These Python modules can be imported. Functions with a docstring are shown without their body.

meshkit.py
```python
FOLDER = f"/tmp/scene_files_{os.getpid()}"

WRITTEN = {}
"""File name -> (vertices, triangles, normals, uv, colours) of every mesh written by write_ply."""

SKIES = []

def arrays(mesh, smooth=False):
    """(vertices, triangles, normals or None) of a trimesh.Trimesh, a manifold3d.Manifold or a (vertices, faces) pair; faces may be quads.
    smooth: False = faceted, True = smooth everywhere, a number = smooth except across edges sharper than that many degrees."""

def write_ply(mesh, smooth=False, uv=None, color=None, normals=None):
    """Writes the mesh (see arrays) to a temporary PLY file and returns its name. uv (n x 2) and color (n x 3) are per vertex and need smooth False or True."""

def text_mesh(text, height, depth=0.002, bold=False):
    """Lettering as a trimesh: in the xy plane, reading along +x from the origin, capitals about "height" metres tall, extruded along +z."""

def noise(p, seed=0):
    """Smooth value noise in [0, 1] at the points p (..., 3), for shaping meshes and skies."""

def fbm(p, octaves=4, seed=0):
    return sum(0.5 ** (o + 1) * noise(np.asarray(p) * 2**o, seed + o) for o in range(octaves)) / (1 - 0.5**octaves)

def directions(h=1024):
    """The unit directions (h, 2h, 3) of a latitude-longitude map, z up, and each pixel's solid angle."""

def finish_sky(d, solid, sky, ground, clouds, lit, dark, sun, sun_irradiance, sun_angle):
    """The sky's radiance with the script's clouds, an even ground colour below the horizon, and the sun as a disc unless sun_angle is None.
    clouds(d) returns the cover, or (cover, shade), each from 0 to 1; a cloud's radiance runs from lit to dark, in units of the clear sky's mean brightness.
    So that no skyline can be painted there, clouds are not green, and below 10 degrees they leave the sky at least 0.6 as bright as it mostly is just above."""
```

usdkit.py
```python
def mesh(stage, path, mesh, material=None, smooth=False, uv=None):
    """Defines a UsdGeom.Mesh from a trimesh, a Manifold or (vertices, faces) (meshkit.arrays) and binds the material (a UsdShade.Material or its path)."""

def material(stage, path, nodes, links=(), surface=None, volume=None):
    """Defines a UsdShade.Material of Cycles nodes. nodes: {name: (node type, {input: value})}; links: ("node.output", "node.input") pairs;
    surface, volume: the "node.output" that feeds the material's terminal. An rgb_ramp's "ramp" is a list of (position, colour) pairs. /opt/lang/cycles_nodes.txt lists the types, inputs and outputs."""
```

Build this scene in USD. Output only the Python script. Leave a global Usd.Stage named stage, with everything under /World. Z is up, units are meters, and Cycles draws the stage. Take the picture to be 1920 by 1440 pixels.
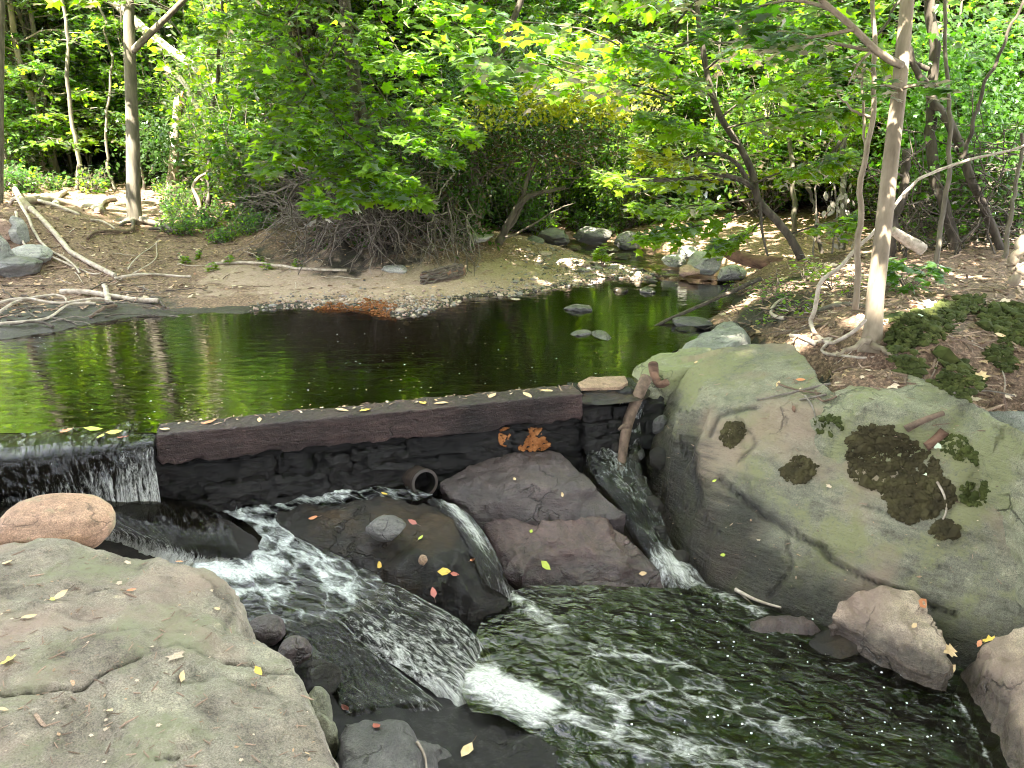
import math
import numpy as np, trimesh, shapely, usdkit, meshkit
from scipy.interpolate import RBFInterpolator, LinearNDInterpolator, RegularGridInterpolator, PchipInterpolator
from scipy.spatial import Delaunay, cKDTree
from pxr import Usd, UsdGeom, UsdLux, UsdShade, Gf, Sdf, Vt

stage = Usd.Stage.CreateInMemory()
UsdGeom.SetStageUpAxis(stage, 'Z'); UsdGeom.SetStageMetersPerUnit(stage, 1.0)
world = UsdGeom.Xform.Define(stage, '/World'); stage.SetDefaultPrim(world.GetPrim())
UsdGeom.Scope.Define(stage, '/World/Looks')

# ---------------------------------------------------------------- camera, sky, sun, exposure
CAMZ, PITCH, FPX = 1.75, math.radians(17.8), 1400.0
EXPOSURE = 3.98
SUN_EL, SUN_AZ = math.radians(55), math.radians(-150)        # azimuth from +y towards +x, of the direction towards the sun
SKY, SUN = 0.095, 1.25
cam = UsdGeom.Camera.Define(stage, '/World/camera')
cam.AddTranslateOp().Set((0, 0, CAMZ)); cam.AddRotateXOp().Set(90 - math.degrees(PITCH))
cam.CreateHorizontalApertureAttr(36.0); cam.CreateVerticalApertureAttr(27.0)
cam.CreateFocalLengthAttr(FPX / 1920 * 36); cam.CreateClippingRangeAttr((0.05, 500.0)); cam.CreateExposureAttr(EXPOSURE)
dome = UsdLux.DomeLight.Define(stage, '/World/sky')
dm = usdkit.material(stage, '/World/Looks/sky_light', {
    'sky': ('sky_texture', dict(sky_type='single_scattering', sun_disc=False, sun_elevation=SUN_EL, sun_rotation=SUN_AZ, aerosol_density=2.0)),
    'tc': ('texture_coordinate', {}),
    'nz': ('noise_texture', dict(scale=2.2, detail=5)),
    'ra': ('rgb_ramp', dict(ramp=[(0.38, (0, 0, 0)), (0.6, (1, 1, 1))])),
    'cl': ('mix', dict(mix_type='mix', color2=(7.5, 7.6, 7.8))),
    'bg': ('background_shader', dict(strength=SKY))},
    [('tc.generated', 'nz.vector'), ('nz.fac', 'ra.fac'), ('ra.color', 'cl.fac'), ('sky.color', 'cl.color1'), ('cl.color', 'bg.color')], surface='bg.background')
UsdShade.MaterialBindingAPI.Apply(dome.GetPrim()).Bind(dm)
dome.GetPrim().SetCustomDataByKey('kind', 'structure')
sun = UsdLux.DistantLight.Define(stage, '/World/sun')
sun.CreateNormalizeAttr(True); sun.CreateIntensityAttr(SUN); sun.CreateAngleAttr(0.5); sun.CreateColorAttr((1.0, 0.94, 0.8))
sun.AddRotateZOp().Set(-math.degrees(SUN_AZ)); sun.AddRotateXOp().Set(-(90 - math.degrees(SUN_EL)))

# ---------------------------------------------------------------- helpers: view geometry (pixels of the 1920 x 1440 photograph)
C0 = np.array([0, 0, CAMZ]); FW = np.array([0, math.cos(PITCH), -math.sin(PITCH)]); UP = np.array([0, math.sin(PITCH), math.cos(PITCH)])
def ray(px, py):
    return np.array([(px - 960) / FPX, 0, 0]) + FW + UP * (720 - py) / FPX
def P(px, py, z):
    d = ray(px, py); return C0 + d * ((z - CAMZ) / d[2])
def PY(px, py, Y):
    d = ray(px, py); return C0 + d * (Y / d[1])
def proj(p):
    q = np.atleast_2d(p) - C0; dep = q @ FW
    s = np.where(dep > 0.01, dep, 0.01)
    return np.stack([960 + FPX * q[:, 0] / s, 720 - FPX * (q @ UP) / s, dep], 1)
def rng(s): return np.random.default_rng(s)
def spline(pts, n):
    p = np.asarray(pts, float)
    t = np.r_[0, np.cumsum(np.linalg.norm(np.diff(p, axis=0), axis=1) + 1e-9)]
    u = np.linspace(0, t[-1], n)
    if len(p) == 2: return np.stack([np.interp(u, t, c) for c in p.T], 1)
    from scipy.interpolate import make_interp_spline
    k = min(3, len(p) - 1)
    s = make_interp_spline(t, p, k=k)(u)
    l = np.stack([np.interp(u, t, c) for c in p.T], 1)
    return 0.7 * s + 0.3 * l

# ---------------------------------------------------------------- helpers: stage
used = {}
def uniq(parent, name):
    k = parent + '/' + name; n = used.get(k, 0); used[k] = n + 1
    return k if n == 0 else f'{k}_{n:03d}'
def data(prim, label=None, cat=None, group=None, kind=None):
    for k, v in (('label', label), ('category', cat), ('group', group), ('kind', kind)):
        if v: prim.SetCustomDataByKey(k, v)
def put(parent, name, mesh, mat, smooth=True, prim_vars=None, **d):
    path = uniq(parent, name)
    m = usdkit.mesh(stage, path, mesh, MAT[mat] if isinstance(mat, str) else mat, smooth=smooth)
    for k, v in (prim_vars or {}).items():
        v = np.asarray(v, np.float32)
        if v.ndim == 1:
            UsdGeom.PrimvarsAPI(m).CreatePrimvar(k, Sdf.ValueTypeNames.FloatArray, 'vertex').Set(Vt.FloatArray.FromNumpy(v))
        else:
            UsdGeom.PrimvarsAPI(m).CreatePrimvar(k, Sdf.ValueTypeNames.Float3Array, 'vertex').Set(Vt.Vec3fArray.FromNumpy(v))
    data(m.GetPrim(), **d)
    return path
def top(name, mesh, mat, label, cat, group=None, kind=None, **k):
    return put('/World', name, mesh, mat, label=label, cat=cat, group=group, kind=kind, **k)
def structure(name, mesh, mat, **k):
    return put('/World', name, mesh, mat, kind='structure', **k)
def thing(name, label, cat, group=None, loc=(0, 0, 0), rz=0, sc=1.0, kind=None):
    x = UsdGeom.Xform.Define(stage, uniq('/World', name))
    x.AddTranslateOp().Set(Gf.Vec3d(*map(float, loc)))
    if rz: x.AddRotateZOp().Set(float(math.degrees(rz)))
    if sc != 1.0: x.AddScaleOp().Set(Gf.Vec3f(float(sc)) if np.ndim(sc) == 0 else Gf.Vec3f(*map(float, sc)))
    data(x.GetPrim(), label, cat, group, kind)
    return str(x.GetPath())
def proto(name):
    return str(stage.CreateClassPrim('/World/' + name).GetPath())
def dup(src, name, label, cat, group, loc, rz=0, sc=1.0, tilt=None):
    x = UsdGeom.Xform.Define(stage, uniq('/World', name))
    x.GetPrim().GetReferences().AddInternalReference(src)
    x.AddTranslateOp().Set(Gf.Vec3d(*map(float, loc)))
    x.AddRotateZOp().Set(float(math.degrees(rz)))
    if tilt: x.AddRotateXOp().Set(float(math.degrees(tilt)))
    x.AddScaleOp().Set(Gf.Vec3f(float(sc)) if np.ndim(sc) == 0 else Gf.Vec3f(*map(float, sc)))
    x.GetPrim().SetInstanceable(True)
    data(x.GetPrim(), label, cat, group)
    return str(x.GetPath())
def scatter(parent, name, meshes, pos, rot, scale, idx, kind='stuff', **d):
    """meshes: list of (mesh, material, smooth); rot: quaternions (n,4) w x y z"""
    path = uniq(parent, name); pi = UsdGeom.PointInstancer.Define(stage, path)
    for i, (m, mt, sm) in enumerate(meshes):
        q = f'{path}/piece_{i:03d}' if i else f'{path}/piece'
        usdkit.mesh(stage, q, m, MAT[mt], smooth=sm); pi.CreatePrototypesRel().AddTarget(q)
    pi.CreatePositionsAttr(Vt.Vec3fArray.FromNumpy(np.asarray(pos, np.float32)))
    q = np.asarray(rot, np.float32)
    pi.CreateOrientationsAttr(Vt.QuathArray([Gf.Quath(float(a), float(b), float(c), float(e)) for a, b, c, e in q]))
    s = np.asarray(scale, np.float32); s = np.repeat(s[:, None], 3, 1) if s.ndim == 1 else s
    pi.CreateScalesAttr(Vt.Vec3fArray.FromNumpy(s)); pi.CreateProtoIndicesAttr(Vt.IntArray.FromNumpy(np.asarray(idx, np.int32)))
    data(pi.GetPrim(), kind=kind, **d)
    return path
def rand_quat(r, n, tilt):
    yaw = r.uniform(0, 2 * np.pi, n); ax = r.uniform(0, 2 * np.pi, n); t = np.abs(r.normal(0, tilt, n))
    qy = np.stack([np.cos(yaw / 2), 0 * yaw, 0 * yaw, np.sin(yaw / 2)], 1)
    qt = np.stack([np.cos(t / 2), np.sin(t / 2) * np.cos(ax), np.sin(t / 2) * np.sin(ax), 0 * t], 1)
    a, b = qt, qy
    w = a[:, 0] * b[:, 0] - (a[:, 1:] * b[:, 1:]).sum(1)
    v = a[:, :1] * b[:, 1:] + b[:, :1] * a[:, 1:] + np.cross(a[:, 1:], b[:, 1:])
    return np.c_[w, v]

# ---------------------------------------------------------------- helpers: shapes
def vnormals(v, f):
    n = np.zeros_like(v); c = np.cross(v[f[:, 1]] - v[f[:, 0]], v[f[:, 2]] - v[f[:, 0]])
    for k in range(3): np.add.at(n, f[:, k], c)
    return n / np.maximum(np.linalg.norm(n, axis=1, keepdims=True), 1e-12)
def join(ms):
    vs, fs, o = [], [], 0
    for v, f in ms:
        vs.append(v); fs.append(np.asarray(f) + o); o += len(v)
    return np.vstack(vs), np.vstack(fs)
def tube(pts, radii, sides=8, rough=0.0, seed=0, cap=True):
    p = np.asarray(pts, float); n = len(p)
    r = np.broadcast_to(np.asarray(radii, float), (n,)).copy()
    t = np.gradient(p, axis=0); t /= np.linalg.norm(t, axis=1, keepdims=True) + 1e-12
    a = np.cross(t[0], [0, 0, 1.0] if abs(t[0][2]) < .9 else [1.0, 0, 0]); A = []
    for i in range(n):
        a = a - t[i] * (a @ t[i]); a /= np.linalg.norm(a) + 1e-12; A.append(a)
    A = np.array(A); B = np.cross(t, A)
    g = np.arange(sides) * 2 * np.pi / sides
    d = np.cos(g)[None, :, None] * A[:, None] + np.sin(g)[None, :, None] * B[:, None]
    R = np.repeat(r[:, None], sides, 1)
    if rough:
        q = p[:, None] + d * r[:, None, None]
        R = R * (1 + rough * 2 * (meshkit.fbm(q / max(r.max() * 2, 1e-6), 3, seed) - .5))
    v = (p[:, None] + d * R[..., None]).reshape(-1, 3)
    i, j = np.meshgrid(np.arange(n - 1), np.arange(sides), indexing='ij'); k = (j + 1) % sides
    q = np.stack([i * sides + j, i * sides + k, (i + 1) * sides + k, (i + 1) * sides + j], -1).reshape(-1, 4)
    f = np.vstack([q[:, [0, 1, 2]], q[:, [0, 2, 3]]])
    if cap:
        v = np.vstack([v, p[0], p[-1]]); c0, c1 = len(v) - 2, len(v) - 1; s = np.arange(sides); s2 = (s + 1) % sides; e = (n - 1) * sides
        f = np.vstack([f, np.stack([s2, s, np.full(sides, c0)], 1), np.stack([e + s, e + s2, np.full(sides, c1)], 1)])
    return v, f
def grow(r, a, b, n, wob):
    """a wobbly path from a to b"""
    a, b = np.asarray(a, float), np.asarray(b, float); t = np.linspace(0, 1, n)[:, None]
    L = np.linalg.norm(b - a); k = np.cumsum(r.normal(0, 1, (n, 3)), 0) * wob * L / math.sqrt(n)
    k -= k[0] + (k[-1] - k[0]) * t
    return a + (b - a) * t + k
def stone(radii, seed, sub=3, cut=5, amp=.16, flat=None):
    m = trimesh.creation.icosphere(subdivisions=sub); v = m.vertices.copy(); r = rng(seed)
    for _ in range(cut):
        d = r.normal(0, 1, 3); d /= np.linalg.norm(d); h = r.uniform(.62, .9); s = v @ d
        v -= np.where(s > h, (s - h) * .85, 0)[:, None] * d
    v *= 1 + amp * 2 * (meshkit.fbm(v * 1.7 + seed * 7.1, 4, seed)[:, None] - .5)
    return v * np.asarray(radii, float), np.array(m.faces)
def rotz(v, a):
    c, s = math.cos(a), math.sin(a); return v @ np.array([[c, s, 0], [-s, c, 0], [0, 0, 1]])
def chaikin(p, n):
    for _ in range(n):
        q = np.roll(p, -1, 0); p = np.stack([.75 * p + .25 * q, .25 * p + .75 * q], 1).reshape(-1, p.shape[1])
    return p
def seg_dist(q, line):
    d = np.full(len(q), 1e9)
    for a, b in zip(line[:-1], line[1:]):
        a, b = np.asarray(a, float), np.asarray(b, float); ab = b - a
        t = np.clip(((q - a) @ ab) / (ab @ ab + 1e-12), 0, 1)
        d = np.minimum(d, np.linalg.norm(q - (a + t[:, None] * ab), axis=1))
    return d
def patch(out3, inn3, res, seed=0, smooth=2, kernel='thin_plate_spline', lam=1e-4):
    """triangulated sheet over a closed outline: (verts, faces, n_boundary, dist_to_boundary)"""
    O = chaikin(np.asarray(out3, float), smooth) if smooth else np.asarray(out3, float)
    ctrl = np.vstack([O[::max(1, len(O) // 60)], np.asarray(inn3, float).reshape(-1, 3)])
    seg = np.linalg.norm(np.roll(O, -1, 0)[:, :2] - O[:, :2], axis=1)
    B = np.vstack([O[i] + (O[(i + 1) % len(O)] - O[i]) * np.arange(max(1, int(round(seg[i] / res))))[:, None] / max(1, int(round(seg[i] / res))) for i in range(len(O)) if seg[i] > 1e-6])
    poly = shapely.Polygon(B[:, :2]).buffer(0)
    x0, y0, x1, y1 = poly.bounds
    X, Y = np.meshgrid(np.arange(x0, x1, res), np.arange(y0, y1, res * .87)); X[::2] += res / 2
    g = np.c_[X.ravel(), Y.ravel()]; r = rng(seed); g += r.normal(0, res * .13, g.shape)
    g = g[shapely.contains_xy(poly, g[:, 0], g[:, 1])]
    bt = cKDTree(B[:, :2]); g = g[bt.query(g)[0] > res * .6]
    f = RBFInterpolator(ctrl[:, :2], ctrl[:, 2], kernel='linear' if kernel == 'facet' else kernel, smoothing=lam)
    zg = f(g) if len(g) else []
    if kernel == 'facet':
        c2 = np.vstack([np.asarray(out3, float), np.asarray(inn3, float).reshape(-1, 3)]); w = np.c_[g, 0 * g[:, 0]]; gw = g + .03 * (np.stack([meshkit.fbm(w * 5 + 7 * c, 3, seed + c) for c in (0, 1)], 1) - .5)
        zf = LinearNDInterpolator(c2[:, :2], c2[:, 2])(gw); zg = np.where(np.isnan(zf), zg, .8 * zf + .2 * zg)
    v = np.vstack([B, np.c_[g, zg]]) if len(g) else B
    T = Delaunay(v[:, :2]).simplices; c = v[T].mean(1)
    T = T[shapely.contains_xy(poly, c[:, 0], c[:, 1])]
    n = np.cross(v[T[:, 1]] - v[T[:, 0]], v[T[:, 2]] - v[T[:, 0]])[:, 2]
    T = np.where((n < 0)[:, None], T[:, ::-1], T); T = T[np.abs(n) > 1e-10]
    return v, T, len(B), bt.query(v[:, :2])[0]
def slab(outline, inner, base, res=.02, amp=.02, rnd=.05, flare=.12, seed=0, cracks=(), strata=.0, sdir=(0, .3, 1), sfreq=14, smooth=1, lam=1e-4, fac=((.4, .06), (.14, .09), (.05, .08)), kernel='facet', field=False):
    """rock: a top surface over an outline of (px, py, z), an edge that rounds over and flanks down to z = base"""
    v, f, nb, d = patch([P(*o) for o in outline], [i if isinstance(i, np.ndarray) else P(*i) for i in inner] if len(inner) else [], res, seed, smooth, kernel, lam)
    t = np.clip(d / rnd, 0, 1); v[:, 2] -= rnd * (1 - np.sqrt(np.maximum(0, 1 - (1 - t) ** 2)))
    b = v[:nb]; nx = np.roll(b, -1, 0) - np.roll(b, 1, 0)
    area = np.sum(b[:, 0] * np.roll(b[:, 1], -1) - np.roll(b[:, 0], -1) * b[:, 1])
    o2 = np.c_[nx[:, 1], -nx[:, 0]] * np.sign(area); o2 /= np.linalg.norm(o2, axis=1, keepdims=True) + 1e-12
    K = max(4, int(np.mean(b[:, 2] - base) / (res * 1.6))); rows = [np.arange(nb)]; vs = [v]; fs = [f]; n0 = len(v)
    for k in range(1, K + 1):
        s = k / K
        w = np.c_[b[:, :2] + o2 * flare * s ** .7, b[:, 2] + (base - b[:, 2]) * s]
        vs.append(w); rows.append(n0 + (k - 1) * nb + np.arange(nb))
    for a, c in zip(rows[:-1], rows[1:]):
        a2, c2 = np.roll(a, -1), np.roll(c, -1)
        q = np.vstack([np.stack([a, c, c2], 1), np.stack([a, c2, a2], 1)]); fs.append(q if area > 0 else q[:, ::-1])
    v, f = np.vstack(vs), np.vstack(fs)
    n = vnormals(v, f)
    h = amp * 2 * (meshkit.fbm(v * 2.1 + seed, 3, seed) - .5) + amp * .9 * (meshkit.fbm(v * 8 + seed, 3, seed + 5) - .5) + amp * .5 * (meshkit.fbm(v * 26, 2, seed + 9) - .5)
    for k, (fs_, fk) in enumerate(fac): h += facets(v, fs_, fk, seed * 7 + k)
    if strata:
        sd = np.asarray(sdir, float); sd /= np.linalg.norm(sd)
        q = (v @ sd) * sfreq + 2.2 * meshkit.fbm(v * 1.6, 3, seed + 3)
        k = q - np.floor(q); h += strata * (np.where(k < .8, k / .8, (1 - k) / .2) - .5)
    ck = np.zeros(len(v))
    if len(cracks):
        pp = proj(v)[:, :2]
        wob = (meshkit.fbm(v * 9, 3, seed + 11) - .5) * 26
        for line, depth, wid in cracks:
            dd = np.abs(seg_dist(pp + np.c_[wob, -wob] * .6, line)); h -= depth * np.exp(-(dd / wid) ** 2); ck = np.maximum(ck, min(1, depth / .014) * np.exp(-(dd / (wid * .62)) ** 2))
    return (v + n * h[:, None], f, ck) if field else (v + n * h[:, None], f)
def facets(v, size, k, seed):
    """broken planes: every cell of rock is tilted a little its own way"""
    r = rng(seed); lo, hi = v.min(0) - size, v.max(0) + size; n = int(np.prod(np.maximum(1, (hi - lo) / size))) + 4
    s = r.uniform(lo, hi, (n, 3)); d = r.normal(0, 1, (n, 3)); d /= np.linalg.norm(d, axis=1, keepdims=True); o = r.normal(0, .25, n) * size
    w = v + size * .5 * (np.stack([meshkit.fbm(v / size * .9 + 9 * i, 3, seed + i) for i in range(3)], 1) - .5)
    dd, i = cKDTree(s).query(w, 2); b = np.clip((dd[:, 1] - dd[:, 0]) / (size * .10), 0, 1); b = .5 + .5 * b
    h = [((v - s[i[:, j]]) * d[i[:, j]]).sum(1) + o[i[:, j]] for j in (0, 1)]
    return k * (h[0] * b + h[1] * (1 - b))
def loft(rows, nu, nv, foam, edge=0.0, end=0.0):
    """sheet of water through rows of (px, py, z); each row runs across the flow. Returns verts, faces, flow coords, foam"""
    R = np.array([spline([q if isinstance(q, np.ndarray) else P(*q) for q in row], nv) for row in rows])
    t = np.r_[0, np.cumsum(np.linalg.norm(np.diff(R.mean(1), axis=0), axis=1))]
    u = np.linspace(0, t[-1], nu); G = PchipInterpolator(t, R, axis=0)(u)
    F = PchipInterpolator(t, np.array([np.interp(np.linspace(0, 1, nv), np.linspace(0, 1, len(a)), a) for a in foam]), axis=0)(u)
    w = np.r_[0, np.cumsum(np.linalg.norm(np.diff(R.mean(0), axis=0), axis=1))]
    U, V = np.meshgrid(u, w, indexing='ij')
    i, j = np.meshgrid(np.arange(nu - 1), np.arange(nv - 1), indexing='ij')
    q = np.stack([i * nv + j, i * nv + j + 1, (i + 1) * nv + j + 1, (i + 1) * nv + j], -1).reshape(-1, 4)
    f = np.vstack([q[:, [0, 1, 2]], q[:, [0, 2, 3]]]); v = G.reshape(-1, 3)
    n = vnormals(v, f)
    if n[:, 2].mean() < 0: f = f[:, ::-1]; n = -n
    b = np.linspace(0, 1, nv); b = np.clip(np.minimum(b, 1 - b) / .14, 0, 1); v[:, 2] -= np.tile(edge * (1 - b) ** 2, nu); a = np.clip((1 - u / u[-1]) / .08, 0, 1); v[:, 2] -= np.repeat(end * (1 - a) ** 2, nv)
    fl = np.stack([U.ravel(), V.ravel(), 0 * U.ravel()], 1)
    return v, f, n, fl, F.ravel()

# leaves
def fan(half):
    h = np.array(half, float); m = h[1:-1][::-1] * [-1, 1]; o = np.vstack([h, m]); v = np.vstack([o, [0, .36]])
    n = len(o); f = np.stack([np.arange(n), (np.arange(n) + 1) % n, np.full(n, n)], 1)
    return np.c_[v, -.22 * np.abs(v[:, 0]) - .12 * v[:, 1] ** 2], f
MAPLE = fan([(0, 0), (.3, -.04), (.24, .16), (.54, .3), (.37, .42), (.42, .64), (.17, .6), (0, 1)])
MAPLE_LO = fan([(0, 0), (.38, .06), (.28, .26), (.48, .52), (.16, .58), (0, 1)])
OVAL = (np.array([(0, 0, 0), (.26, .35, -.05), (.2, .7, -.08), (0, 1, -.14), (-.2, .7, -.08), (-.26, .35, -.05)]), np.array([(0, 1, 5), (1, 2, 4), (1, 4, 5), (2, 3, 4)]))
def leaves(pos, fwd, nrm, size, shape):
    pos, fwd, nrm = np.asarray(pos, float), np.asarray(fwd, float), np.asarray(nrm, float)
    nrm = nrm / (np.linalg.norm(nrm, axis=1, keepdims=True) + 1e-9)
    fwd = fwd - nrm * (fwd * nrm).sum(1, keepdims=True); fwd /= np.linalg.norm(fwd, axis=1, keepdims=True) + 1e-9
    rt = np.cross(fwd, nrm); lv, lf = shape; s = np.asarray(size, float)[:, None, None]
    v = pos[:, None] + s * (lv[None, :, :1] * rt[:, None] + lv[None, :, 1:2] * fwd[:, None] + lv[None, :, 2:] * nrm[:, None])
    f = lf[None] + (np.arange(len(pos)) * len(lv))[:, None, None]
    return v.reshape(-1, 3), f.reshape(-1, 3)
def bough(r, path, n, spread, size, droop=.25, up=.35, start=.2):
    """leaves hung in flat layers along side twigs of a branch path: pos, fwd, nrm, size and the twigs"""
    path = np.asarray(path, float); m = len(path)
    t = start + (1 - start) * r.uniform(0, 1, n) ** .8; i = np.clip((t * (m - 1)).astype(int), 0, m - 2); fr = (t * (m - 1) - i)[:, None]
    base = path[i] * (1 - fr) + path[i + 1] * fr
    ax = path[np.clip(i + 1, 0, m - 1)] - path[i]; ax[:, 2] *= .3; ax /= np.linalg.norm(ax, axis=1, keepdims=True) + 1e-9
    sd = np.cross(ax, [0, 0, 1.0]); sd /= np.linalg.norm(sd, axis=1, keepdims=True) + 1e-9
    k = np.round(t * 9) ; lat = r.uniform(-1, 1, n) * spread * np.sin(np.pi * np.clip(.18 + .82 * t, 0, 1)) ** .6
    d = sd * np.sign(lat)[:, None] + ax * .7
    d /= np.linalg.norm(d, axis=1, keepdims=True)
    pos = base + d * np.abs(lat)[:, None]
    pos[:, 2] += -droop * np.abs(lat) - .05 * np.abs(lat) * (k % 3) + r.normal(0, .035, n)
    fwd = d + r.normal(0, .45, (n, 3)); fwd[:, 2] -= .35
    nrm = np.array([0, 0, 1.0]) + r.normal(0, up, (n, 3))
    return pos, fwd, nrm, size * r.uniform(.65, 1.2, n)
def cat4(L): return [np.concatenate([l[i] for l in L]) for i in range(4)]

# ---------------------------------------------------------------- materials
MAT = {}
def mk(name, nodes, links, **k):
    MAT[name] = usdkit.material(stage, '/World/Looks/' + name, nodes, links, **k)
def rock_mat(name, cols, lichen=None, attr=False, lich_amt=.5, wet=None, damp=False, coat=0.0, crk=2.2, rough=.8, scale=1.6, streak=(0, 0, 0), speck=.35, bump=.5, wet_dark=.3, spec=.4, coord='geometry', rust=None):
    """cols: three base colours from dark to light. wet: (z fully wet, z dry): wetness by height above the stream, with a ragged edge"""
    n = {'g': ('geometry', {}) if coord == 'geometry' else ('texture_coordinate', {}),
         'na': ('noise_texture', dict(scale=scale, detail=9, roughness=.62)),
         'mp': ('mapping', dict(rotation=streak, scale=(1.2, 1.2, 7))),
         'nb': ('noise_texture', dict(scale=3.2, detail=7, roughness=.65)),
         'nc': ('noise_texture', dict(scale=48, detail=4, roughness=.7)),
         'nd': ('noise_texture', dict(scale=170, detail=3, roughness=.7)),
         'ra': ('rgb_ramp', dict(ramp=[(.3, cols[0]), (.5, cols[1]), (.7, cols[2])])),
         'rb': ('rgb_ramp', dict(ramp=[(.32, (.52, .5, .5)), (.5, (.95, .95, .95)), (.68, (1.35, 1.3, 1.25))])),
         'm1': ('mix', dict(mix_type='multiply', fac=.75)),
         'rc': ('rgb_ramp', dict(ramp=[(.34, (.3, .3, .3)), (.45, (.9, .9, .9)), (.6, (1.05, 1.05, 1.05)), (.7, (1.6, 1.6, 1.6))])),
         'rd': ('rgb_ramp', dict(ramp=[(.3, (.42, .42, .42)), (.7, (1.6, 1.58, 1.55))])), 'm6': ('mix', dict(mix_type='multiply', fac=.8)),
         'wn': ('noise_texture', dict(scale=3.5, detail=5)), 'ws': ('vector_math', dict(math_type='scale', scale=.55)), 'wd': ('vector_math', dict(math_type='add')), 'cv': ('voronoi_texture', dict(feature='distance_to_edge', scale=crk)),
         'cr': ('map_range', dict(from_min=0, from_max=.02, clamp=True)), 'ck': ('rgb_ramp', dict(ramp=[(.5, (0, 0, 0)), (.58, (1, 1, 1))])), 'ci': ('math', dict(math_type='subtract', value1=1.0)), 'cm': ('math', dict(math_type='multiply')), 'cf': ('math', dict(math_type='multiply', value2=.72)),
         'm7': ('mix', dict(color2=(.012, .011, .01))), 'lw': ('noise_texture', dict(scale=13, detail=5, roughness=.7)), 'lr': ('rgb_ramp', dict(ramp=[(.33, (.5, .5, .48)), (.42, (.95, .95, .95)), (.58, (1.05, 1.05, 1.05)), (.68, (1.55, 1.55, 1.5))])), 'm8': ('mix', dict(mix_type='multiply', fac=.75)), 'h3': ('math', dict(math_type='multiply_add', value2=-.5)),
         'm2': ('mix', dict(mix_type='multiply', fac=speck)),
         'h1': ('math', dict(math_type='multiply_add', value2=.55)), 'h2': ('math', dict(math_type='multiply_add', value2=.25)),
         'bp': ('bump', dict(strength=min(1, bump * 1.5), distance=.03)),
         'p': ('principled_bsdf', dict(roughness=rough, specular_ior_level=spec, coat_weight=coat, coat_roughness=.07))}
    pos = 'g.position' if coord == 'geometry' else 'g.object'
    l = [(pos, 'na.vector'), (pos, 'mp.vector'), ('mp.vector', 'nb.vector'), (pos, 'nc.vector'), (pos, 'nd.vector'), ('na.fac', 'ra.fac'), ('nb.fac', 'rb.fac'),
         ('ra.color', 'm1.color1'), ('rb.color', 'm1.color2'), ('nc.fac', 'rc.fac'), ('m1.color', 'm2.color1'), ('rc.color', 'm2.color2'),
         ('nc.fac', 'h1.value1'), ('nb.fac', 'h1.value3'), ('nd.fac', 'h2.value1'), ('h1.value', 'h2.value3'), ('h2.value', 'h3.value3'), ('cm.value', 'h3.value1'), ('h3.value', 'bp.height'), ('bp.normal', 'p.normal'),
         ('nd.fac', 'rd.fac'), ('m2.color', 'm6.color1'), ('rd.color', 'm6.color2'), (pos, 'lw.vector'), ('lw.fac', 'lr.fac'), ('m6.color', 'm8.color1'), ('lr.color', 'm8.color2'), (pos, 'wn.vector'), ('wn.color', 'ws.vector1'), (pos, 'wd.vector1'), ('ws.vector', 'wd.vector2'), ('wd.vector', 'cv.vector'), ('cv.distance', 'cr.value'), ('cr.result', 'ci.value2'), ('na.fac', 'ck.fac'), ('ci.value', 'cm.value1'), ('ck.color', 'cm.value2')]
    if coat: l.append(('bp.normal', 'p.coat_normal'))
    out = 'm8.color'
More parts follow.
